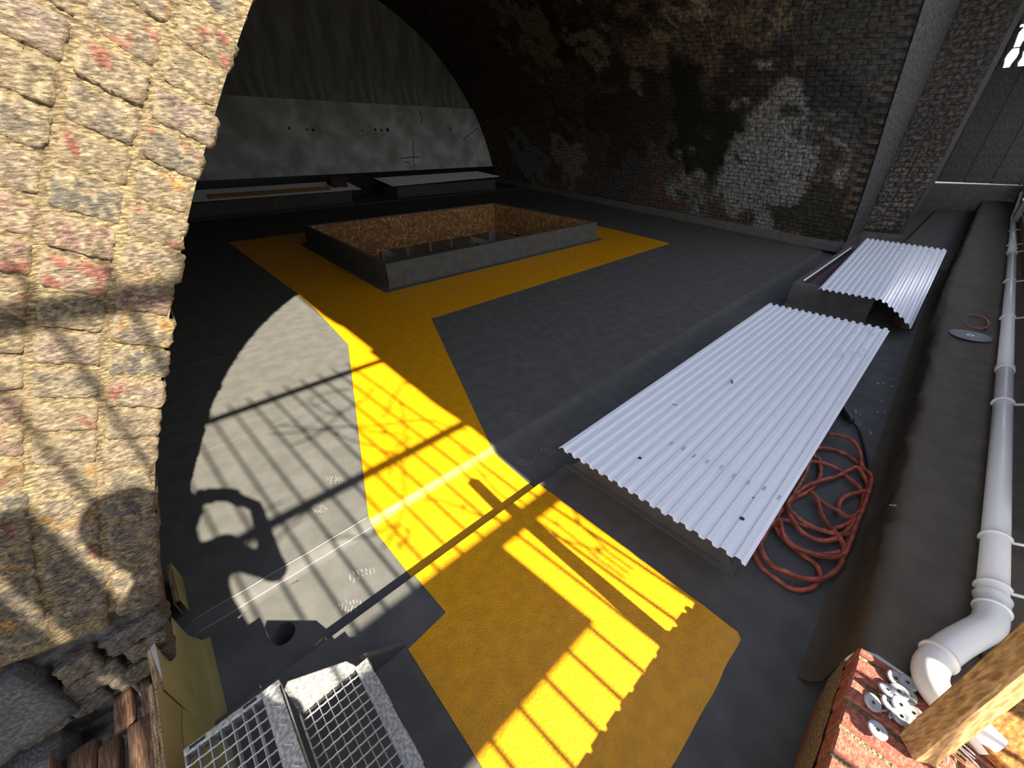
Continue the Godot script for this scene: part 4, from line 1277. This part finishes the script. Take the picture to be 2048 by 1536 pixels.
# ---------------------------------------------------------------- things on the parapet
func build_ledge_things():
	# leaning square post
	var p := MB.new()
	p.bar(Vector3(0.0, 0, 0), Vector3(0.105, 0.92, 0.005), 0.054, 0.054, Vector3(0.75, 0, 1.0), 0.005)
	var post := obj("timber_post", p, M.timber_up)
	post.position = Vector3(0.945, 0.325, 0.405)
	post.rotation.y = 0.0
	tag(post, "square sawn timber post rising from the red brick parapet at the lower right", "timber post")
	# tube washers and long screws
	var ws := [[1.091, 0.343, 1, 0.3], [1.099, 0.366, 0, -0.2], [1.032, 0.331, 1, 0.5], [1.051, 0.352, 0, 0.1], [1.062, 0.37, 1, 0.3], [0.972, 0.309, 1, 0.6], [1.002, 0.341, 0, 0.2], [1.014, 0.358, 1, -0.4], [1.026, 0.388, 0, 0.2], [0.990, 0.365, 1, 0.5], [0.911, 0.329, 0, 0.1]]
	var words := ["pale round tube washer, topmost of the scatter on the red bricks", "pale round washer tucked behind the topmost one", "white round washer leaning left in the middle of the scatter", "pale washer lying flat in the middle of the scatter", "white ringed washer with a dark centre, right of the scatter", "white washer at the left edge of the scatter", "grey washer among the crossed screws", "small washer tilted back among the crossed screws", "pale washer against the foot of the timber post", "lowest washer of the scatter, beside the screw tips", "single grey washer lying apart in the shadow stripe"]
	for i in ws.size():
		var w = ws[i]
		var t := thing("tube_washer", words[i], "washer", Vector3(w[0], 0.329 + 0.004 * (i % 4), w[1]), i * 1.3, "tube washers on the parapet")
		t.rotation.x = w[3] * 0.5; t.rotation.z = w[3] * 0.4
		t.position.y += 0.012 * absf(w[3]) + 0.003
		var m := MB.new(true)
		m.lathe([Vector2(0.004, 0.0035), Vector2(0.008, 0.002), Vector2(0.011, 0.005), Vector2(0.018, 0.005), Vector2(0.0205, 0.003), Vector2(0.021, 0.0), Vector2(0.018, -0.001), Vector2(0.006, -0.001)], 20)
		obj("plate", m, M.plastic if i % 4 else M.grey_light, t)
		var k := MB.new(true)
		k.lathe([Vector2(0.007, 0.0), Vector2(0.0065, -0.012), Vector2(0.004, -0.013)], 10)
		obj("tube", k, M.plastic, t)
	var sc := [[0.988, 0.310, 1.077, 0.407], [0.970, 0.328, 1.018, 0.368], [0.976, 0.345, 0.981, 0.395], [0.966, 0.345, 0.998, 0.380], [1.000, 0.330, 1.05, 0.395], [1.024, 0.442, 1.012, 0.502], [1.012, 0.438, 0.999, 0.498], [1.035, 0.448, 1.024, 0.503], [1.035, 0.454, 0.956, 0.456], [1.000, 0.441, 0.989, 0.492], [1.044, 0.449, 1.041, 0.499], [1.018, 0.455, 1.008, 0.508], [0.992, 0.450, 0.984, 0.50], [1.028, 0.441, 1.016, 0.498]]
	for i in sc.size():
		var s = sc[i]
		var a := Vector3(s[0], 0.331 + 0.004 * (i % 4), s[1]); var b := Vector3(s[2], 0.330 + 0.003 * ((i + 1) % 3), s[3])
		var heap := i > 4
		var t := thing("fixing_screw", "long steel screw in the bundle right of the timber post" if heap and i != 8 else ("long brassy screw lying across the bundle, pointing at the viewer" if i == 8 else ["longest screw of the scatter, reaching under the post", "screw among the washers, second from the left", "short bright screw standing out below the washers", "screw lying lowest among the washers", "dark screw crossing the longest one"][i]), "screw", a, 0.0, "screws in the bundle by the post" if heap and i != 8 else "screws among the washers")
		var d := (b - a)
		var m := MB.new(true)
		m.tube([Vector3.ZERO, d * 0.85, d], [0.0019, 0.0019, 0.0004], 6)
		obj("shank", m, M.steel if i % 3 else M.pale_wood, t)
		var h := MB.new(true)
		h.tube([-d.normalized() * 0.002, d.normalized() * 0.001, d.normalized() * 0.004], [0.0042, 0.0042, 0.0019], 8)
		obj("head", h, M.steel, t)
	# plywood, slates and scraps at the far edge
	var ob := MB.new()
	ob.box(Transform3D(), Vector3(0.42, 0.03, 0.22), 0.004)
	var oo := obj("orange_board", ob, M.orange_ply)
	oo.position = Vector3(1.20, 0.352, 0.66); oo.rotation = Vector3(0, -0.42, 0.0)
	tag(oo, "orange stained board filling the bottom right corner of the picture", "board")
	var sl := [[1.30, 0.338, 0.60, 0.30, 0.012, 0.16, 0.4, "large dark grey slate piece right of the timber post"], [1.22, 0.35, 0.565, 0.10, 0.012, 0.08, 0.9, "small rusty brown slate chip above the orange board"]]
	for i in 2:
		var s = sl[i]
		var m := bump_box(Vector3(s[3], s[4], s[5]), 8, 0.006, 20.0, Vector3(i, 2, 3))
		var o := obj("slate_piece", m, M.slate if i == 0 else M.rust)
		o.position = Vector3(s[0], s[1], s[2]); o.rotation.y = s[6]
		tag(o, s[7], "slate")
	var cn := MB.new(true)
	cn.lathe([Vector2(0.0, 0.0), Vector2(0.016, 0.0), Vector2(0.018, 0.004), Vector2(0.018, 0.045), Vector2(0.014, 0.052), Vector2(0.008, 0.056), Vector2(0.0, 0.057)], 16, Transform3D(Basis(Vector3.FORWARD, 1.4), Vector3.ZERO))
	var co := obj("white_cap", cn, M.white)
	co.position = Vector3(1.285, 0.37, 0.585)
	tag(co, "small white plastic cap on the dark slate at the right edge", "cap")
	# cutting disc and a loop of red flex farther along
	var t := thing("cutting_disc", "grey cutting disc lying on the parapet beside the far part of the downpipe", "disc", Vector3(4.36, 0.338, 0.36))
	var dm := MB.new(true)
	dm.lathe([Vector2(0.012, 0.003), Vector2(0.115, 0.003), Vector2(0.118, 0.0), Vector2(0.115, -0.002), Vector2(0.012, -0.002)], 28)
	obj("disc", dm, M.dark_disc, t)
	var hb := MB.new(true)
	hb.lathe([Vector2(0.013, 0.0035), Vector2(0.02, 0.0045), Vector2(0.022, 0.003)], 16)
	obj("hub_ring", hb, M.white, t)
	var fm := MB.new(true)
	var pts := []
	for i in 26:
		var a := lerpf(-0.4, 4.2, i / 25.0)
		pts.append(Vector3(0.22 * cos(a), 0.006 + 0.001 * i, 0.075 * sin(a)))
	fm.tube(pts, 0.006, 6)
	var fo := obj("red_flex", fm, M.hose)
	fo.position = Vector3(4.72, 0.333, 0.37)
	tag(fo, "loop of dark red flex on the parapet just beyond the cutting disc", "flex")

# ---------------------------------------------------------------- litter
func build_small_things():
	var lv := [[-0.395, -0.064, -1.46, 0.03, "dry brown leaf in the trough at the foot of the olive board"], [-0.223, -0.064, -1.245, 0.014, "tiny pale leaf scrap left of the drain hole"], [-0.056, 0.0, -1.068, 0.018, "brown leaf on the trough edge, right of the drain hole"], [1.97, 0.289, -0.75, 0.014, "small brown leaf on the long sheet, the one nearer the viewer"], [2.47, 0.289, -0.625, 0.026, "torn brown leaf in the middle of the long sheet"], [1.86, 0.33, 0.24, 0.016, "pale dry leaf caught on the parapet edge beside the hose"]]
	for i in lv.size():
		var l = lv[i]
		var m := MB.new(true)
		var rows := []
		for a in 7:
			var u := a / 6.0 - 0.5
			var w := sqrt(maxf(0.02, 0.25 - u * u)) * (0.55 + 0.12 * sin(a * 4.0 + i))
			var row := []
			for c in 5:
				var v := c / 4.0 - 0.5
				row.append(Vector3(u * 2 * l[3], l[3] * (0.25 + 0.9 * v * v + 0.12 * sin(a * 2.0 + c)), v * 2 * w * l[3]))
			row.reverse()
			rows.append(row)
		m.grid(rows)
		for k in rows.size() - 1:
			for c in 4:
				m.quad(rows[k][c] - Vector3(0, 0.0006, 0), rows[k][c + 1] - Vector3(0, 0.0006, 0), rows[k + 1][c + 1] - Vector3(0, 0.0006, 0), rows[k + 1][c] - Vector3(0, 0.0006, 0))
		var o := obj("dry_leaf", m, M.leaf)
		o.position = Vector3(l[0], l[1], l[2]); o.rotation.y = i * 1.7
		tag(o, l[4], "leaf", "dry leaves")

# ---------------------------------------------------------------- what stands behind the viewer and throws the shadows
func build_outside():
	var zf := 1.5
	var t := thing("railing", "tall steel bar railing behind the viewer, known by its barred shadow on the roof", "railing", Vector3(0.5, 0, zf))
	for y in [3.28, 2.39]:
		var m := MB.new()
		m.bx(-0.69, 1.35, y - 0.028, y + 0.028, -0.006, 0.006, 0.002)
		obj("rail", m, M.dark_metal, t)
	var k := MB.new(); k.bx(-0.69, 1.35, 1.735, 1.81, -0.01, 0.01, 0.003); obj("bottom_rail", k, M.dark_metal, t)
	for i in range(2, 14):
		var x := -0.36 + i * 0.125 - 0.5
		var m := MB.new(true)
		m.tube([Vector3(x, 0.4, 0), Vector3(x, 3.36, 0), Vector3(x, 3.40, 0)], [0.0085, 0.0085, 0.002], 8)
		obj("bar", m, M.dark_metal, t)
	var pb := MB.new(); pb.bx(-0.69, 0.42, 1.372, 1.80, -0.004, 0.004, 0.002); obj("sheet_panel", pb, M.dark_metal, t)
	# bramble on the railing
	for i in 15:
		var m := MB.new(true)
		var r := RandomNumberGenerator.new(); r.seed = 900 + i
		var p := Vector3(r.randf_range(0.2, 1.2), r.randf_range(2.2, 3.0), zf + r.randf_range(0.02, 0.1))
		if i in [6, 7, 8]: p = Vector3(1.18 + 0.03 * i - 0.2, 1.35, zf - 0.05)
		var d := Vector3(r.randf_range(-1, 1), r.randf_range(-0.6, 1), r.randf_range(-0.2, 0.2)).normalized()
		if i in [6, 7, 8]: d = Vector3(0.05, 1, 0)
		var pts := []
		for s in 16:
			pts.append(p)
			p += d * 0.05
			d = (d + Vector3(r.randf_range(-1, 1), r.randf_range(-1, 1), r.randf_range(-0.4, 0.4)) * 0.35).normalized()
		m.tube(pts, 0.005, 5)
		for s in range(2, 16, 3):
			var q: Vector3 = pts[s]
			var sz := r.randf_range(0.012, 0.03)
			m.tri(q, q + Vector3(sz, sz * 0.6, 0.004), q + Vector3(sz * 0.2, sz * 1.3, 0.0))
		var o := obj("bramble_stem", m, M.twig)
		tag(o, "bramble stem growing through the railing behind the viewer", "bramble", "bramble stems on the railing")
	# gate pillar left of the railing and a boarded panel beyond a slit
	var g := MB.new(); g.bx(-0.31, -0.195, -0.2, 2.85, zf - 0.06, zf + 0.06, 0.01)
	var go := obj("gate_post", g, M.old_wood)
	tag(go, "stout gate post behind the viewer, left of the railing", "gate post")
	var h := MB.new(); h.bx(-1.1, -0.327, -0.2, 2.86, zf - 0.02, zf + 0.03, 0.006)
	var ho := obj("boarded_panel", h, M.old_wood)
	tag(ho, "boarded panel behind the viewer, beyond the gate post", "panel")
	# invented battered wall, shaped to cast the stepped shadow edge
	var b := MB.new()
	var N := 26
	for i in N:
		var y0 := -0.5 + i * 0.27; var y1 := y0 + 0.27
		var x := 1.30 + 0.10 * (y0 - 1.2) + 0.012 * n2.get_noise_1d(i * 9.0)
		b.bx(x + (0.035 if (i / 3) % 2 else 0.0), 2.6, y0, y1, zf + 0.12, zf + 0.5, 0.004)
	struct("wall_added_near", b, M.stock, "added battered brick wall behind the viewer, shaping the right shadow edge")
	var c := MB.new()
	c.bx(2.6, 40.0, -3.2, 9.8, 7.0, 12.0, 0.02)  # added unseen: stops sun on the right, pale to bounce light inside
	struct("wall_added_far", c, M.added_facade, "added pale building behind the viewer, blocking sun and bouncing light inward")
	var gr := MB.new()
	gr.bx(-30.0, 40.0, -3.4, -3.2, 0.95, 40.0, 0.02)
	struct("ground", gr, M.grey_light, "street level ground behind the viewer")

# ---------------------------------------------------------------- the person holding the camera
func capsule_field(bones: Array, q: Vector3) -> float:
	var d := 1e9
	for b in bones:
		var a: Vector3 = b[0]; var e: Vector3 = b[1]
		var ab := e - a
		var t := clampf((q - a).dot(ab) / maxf(ab.length_squared(), 1e-8), 0, 1)
		var v := q.distance_to(a + ab * t) - lerpf(b[2], b[3], t)
		var kk: float = b[4]
		var h := maxf(kk - absf(d - v), 0.0) / kk
		d = minf(d, v) - h * h * kk * 0.25
	return d

func surface_net(bones: Array, cell: float, m: MB):
	var lo := Vector3.ONE * 1e9; var hi := -lo
	for b in bones:
		for e in 2:
			var r: float = b[2 + e] + cell * 2
			lo = lo.min(b[e] - Vector3.ONE * r); hi = hi.max(b[e] + Vector3.ONE * r)
	var n := Vector3i(((hi - lo) / cell).ceil()) + Vector3i.ONE
	var val := PackedFloat32Array(); val.resize(n.x * n.y * n.z); val.fill(1.0)
	var near := {}
	for b in bones:
		var a: Vector3 = b[0]; var e: Vector3 = b[1]
		var r: float = maxf(b[2], b[3]) + cell * 2.0
		var i0 := Vector3i(((a.min(e) - Vector3.ONE * r - lo) / cell).floor()).clamp(Vector3i.ZERO, n - Vector3i.ONE)
		var i1 := Vector3i(((a.max(e) + Vector3.ONE * r - lo) / cell).ceil()).clamp(Vector3i.ZERO, n - Vector3i.ONE)
		for z in range(i0.z, i1.z + 1):
			for y in range(i0.y, i1.y + 1):
				for x in range(i0.x, i1.x + 1):
					var id := x + n.x * (y + n.y * z)
					if near.has(id): continue
					near[id] = true
					val[id] = capsule_field(bones, lo + Vector3(x, y, z) * cell)
	var vid := {}
	var off := [0, 1, n.x, n.x + 1, n.x * n.y, n.x * n.y + 1, n.x * n.y + n.x, n.x * n.y + n.x + 1]
	for id in near:
		var x: int = id % n.x; var y: int = (id / n.x) % n.y; var z: int = id / (n.x * n.y)
		if x >= n.x - 1 or y >= n.y - 1 or z >= n.z - 1: continue
		var s := Vector3.ZERO; var c := 0
		for e in [[0, 1], [2, 3], [4, 5], [6, 7], [0, 2], [1, 3], [4, 6], [5, 7], [0, 4], [1, 5], [2, 6], [3, 7]]:
			var u := val[id + off[e[0]]]; var w := val[id + off[e[1]]]
			if (u < 0) != (w < 0):
				var t := u / (u - w)
				var pa := Vector3(e[0] & 1, (e[0] >> 1) & 1, e[0] >> 2); var pb := Vector3(e[1] & 1, (e[1] >> 1) & 1, e[1] >> 2)
				s += pa.lerp(pb, t); c += 1
		if c > 0: vid[id] = lo + (Vector3(x, y, z) + s / c) * cell
	for id in vid:
		var steps := [[1, n.x, n.x * n.y], [n.x, n.x * n.y, 1], [n.x * n.y, 1, n.x]]
		for st in steps:
			var u := val[id]; var w := val[id + st[0]]
			if (u < 0) == (w < 0): continue
			var a = id - st[1] - st[2]; var b = id - st[2]; var d = id - st[1]
			if not (vid.has(a) and vid.has(b) and vid.has(d)): continue
			if u < 0: m.quad(vid[a], vid[b], vid[id], vid[d])
			else: m.quad(vid[a], vid[d], vid[id], vid[b])

func build_person():
	var t := thing("person", "person in dark work clothes holding up a phone with both hands, behind the viewpoint", "person", Vector3(-0.22, 0.18, 0.25))
	var o := t.position
	var J := func(x: float, y: float, z: float) -> Vector3: return Vector3(x, y, z) - o
	var pel: Vector3 = J.call(-0.24, 1.02, 0.27); var che: Vector3 = J.call(-0.25, 1.38, 0.27); var nec: Vector3 = J.call(-0.20, 1.58, 0.25)
	var rs: Vector3 = J.call(-0.085, 1.47, 0.25); var ls: Vector3 = J.call(-0.39, 1.48, 0.27)
	var re: Vector3 = J.call(0.04, 1.25, 0.21); var le: Vector3 = J.call(-0.36, 1.34, 0.10)
	var rw: Vector3 = J.call(0.10, 1.53, 0.125); var lw: Vector3 = J.call(-0.155, 1.56, 0.05)
	var rk: Vector3 = J.call(-0.13, 0.62, 0.16); var lk: Vector3 = J.call(-0.30, 0.72, 0.18)
	var ra: Vector3 = J.call(-0.07, 0.26, 0.20); var la: Vector3 = J.call(-0.27, 0.44, 0.22)
	var bones := [
		[pel, che, 0.125, 0.125, 0.06], [che, J.call(-0.23, 1.48, 0.26), 0.12, 0.09, 0.06], [pel + Vector3(-0.07, -0.02, 0), pel + Vector3(0.07, -0.02, 0), 0.10, 0.10, 0.06],
		[ls, rs, 0.075, 0.075, 0.07], [nec, J.call(-0.19, 1.65, 0.22), 0.056, 0.054, 0.03],
		[rs, re, 0.056, 0.045, 0.03], [re, rw, 0.044, 0.030, 0.02], [ls, le, 0.056, 0.045, 0.03], [le, lw, 0.044, 0.030, 0.02],
		[pel + Vector3(0.08, -0.06, 0), rk, 0.088, 0.06, 0.04], [rk, ra, 0.06, 0.042, 0.03], [pel + Vector3(-0.08, -0.06, 0), lk, 0.088, 0.06, 0.04], [lk, la, 0.06, 0.042, 0.03],
		[ra, ra + Vector3(0.02, -0.035, -0.16), 0.045, 0.038, 0.03], [la, la + Vector3(-0.02, -0.035, -0.16), 0.045, 0.038, 0.03]]
	var m := MB.new(true)
	surface_net(bones, 0.014, m)
	obj("body", m, M.cloth, t)
	# head: skull, jaw, nose, ears
	var hc: Vector3 = J.call(-0.18, 1.745, 0.20)
	var fw := Vector3(0.25, -0.35, -0.9).normalized(); var sd := fw.cross(Vector3.UP).normalized(); var up := sd.cross(fw)
	var hb := [[hc + up * 0.02 - fw * 0.02, hc + up * 0.02 + fw * 0.015, 0.088, 0.08, 0.03], [hc - up * 0.045 + fw * 0.035, hc - up * 0.085 + fw * 0.06, 0.055, 0.03, 0.03], [hc + fw * 0.09 + up * 0.005, hc + fw * 0.112 - up * 0.022, 0.008, 0.012, 0.012],
		[hc + sd * 0.082, hc + sd * 0.088 - up * 0.03, 0.014, 0.010, 0.01], [hc - sd * 0.082, hc - sd * 0.088 - up * 0.03, 0.014, 0.010, 0.01], [hc + fw * 0.078 - up * 0.055 - sd * 0.02, hc + fw * 0.078 - up * 0.055 + sd * 0.02, 0.012, 0.012, 0.012], [hc - up * 0.06, hc - up * 0.13 - fw * 0.02, 0.052, 0.05, 0.03]]
	var h := MB.new(true); surface_net(hb, 0.006, h)
	obj("head", h, M.skin, t)
	var hr := MB.new(true); surface_net([[hc + up * 0.045 - fw * 0.035, hc + up * 0.045 + fw * 0.01, 0.088, 0.075, 0.03], [hc - fw * 0.05, hc - fw * 0.055 - up * 0.05, 0.075, 0.055, 0.03]], 0.008, hr)
	obj("hair", hr, M.hair, t)
	# hands close on the short ends of the phone
	var cr := Vector3(0.7356, -0.0180, 0.6771); var cu := Vector3(0.3626, 0.8548, -0.3713); var cb := Vector3(-0.5722, 0.5187, 0.6353)
	var pc: Vector3 = J.call(0, 1.6, 0) + cb * 0.02
	for s in [-1.0, 1.0]:
		var w: Vector3 = rw if s > 0 else lw
		var inw: Vector3 = cr * -s
		var palm: Vector3 = pc + cr * (s * 0.098) + cb * 0.018 - cu * 0.012
		var fb := [[w, palm, 0.028, 0.027, 0.02], [palm - cu * 0.028, palm + cu * 0.032, 0.017, 0.016, 0.02]]
		for f in 4:
			var root: Vector3 = palm + cu * (-0.030 + f * 0.0205) + inw * 0.006
			var L := [0.85, 0.95, 1.05, 0.9][f] as float
			var k1: Vector3 = root + inw * 0.008 - cb * 0.026 * L; var k2: Vector3 = k1 + inw * 0.026 * L - cb * 0.006; var k3: Vector3 = k2 + inw * 0.018 * L + cb * 0.003
			fb.append([root, k1, 0.0095, 0.009, 0.006]); fb.append([k1, k2, 0.009, 0.0085, 0.004]); fb.append([k2, k3, 0.0085, 0.007, 0.004])
		var t1: Vector3 = palm + cb * 0.012 - cu * 0.02; var t2: Vector3 = t1 + inw * 0.028 + cu * 0.012 + cb * 0.006; var t3: Vector3 = t2 + inw * 0.024 + cu * 0.008 - cb * 0.004
		fb.append([t1, t2, 0.012, 0.010, 0.008]); fb.append([t2, t3, 0.010, 0.008, 0.004])
		var hm := MB.new(true); surface_net(fb, 0.004, hm)
		obj("hand", hm, M.skin, t)
	var p := thing("phone", "dark phone held level in both hands at the viewpoint", "phone", Vector3(0.0, 1.605, 0.03))
	var pm := MB.new(); pm.box(Transform3D(), Vector3(0.150, 0.072, 0.008), 0.003); obj("case", pm, M.black, p)
	p.basis = Basis(Vector3(0.7356, -0.0180, 0.6771), Vector3(0.3626, 0.8548, -0.3713), Vector3(-0.5722, 0.5187, 0.6353)).orthonormalized()
	p.position = Vector3(-0.5722, 0.5187, 0.6353) * 0.02 + Vector3(0, 1.6, 0)
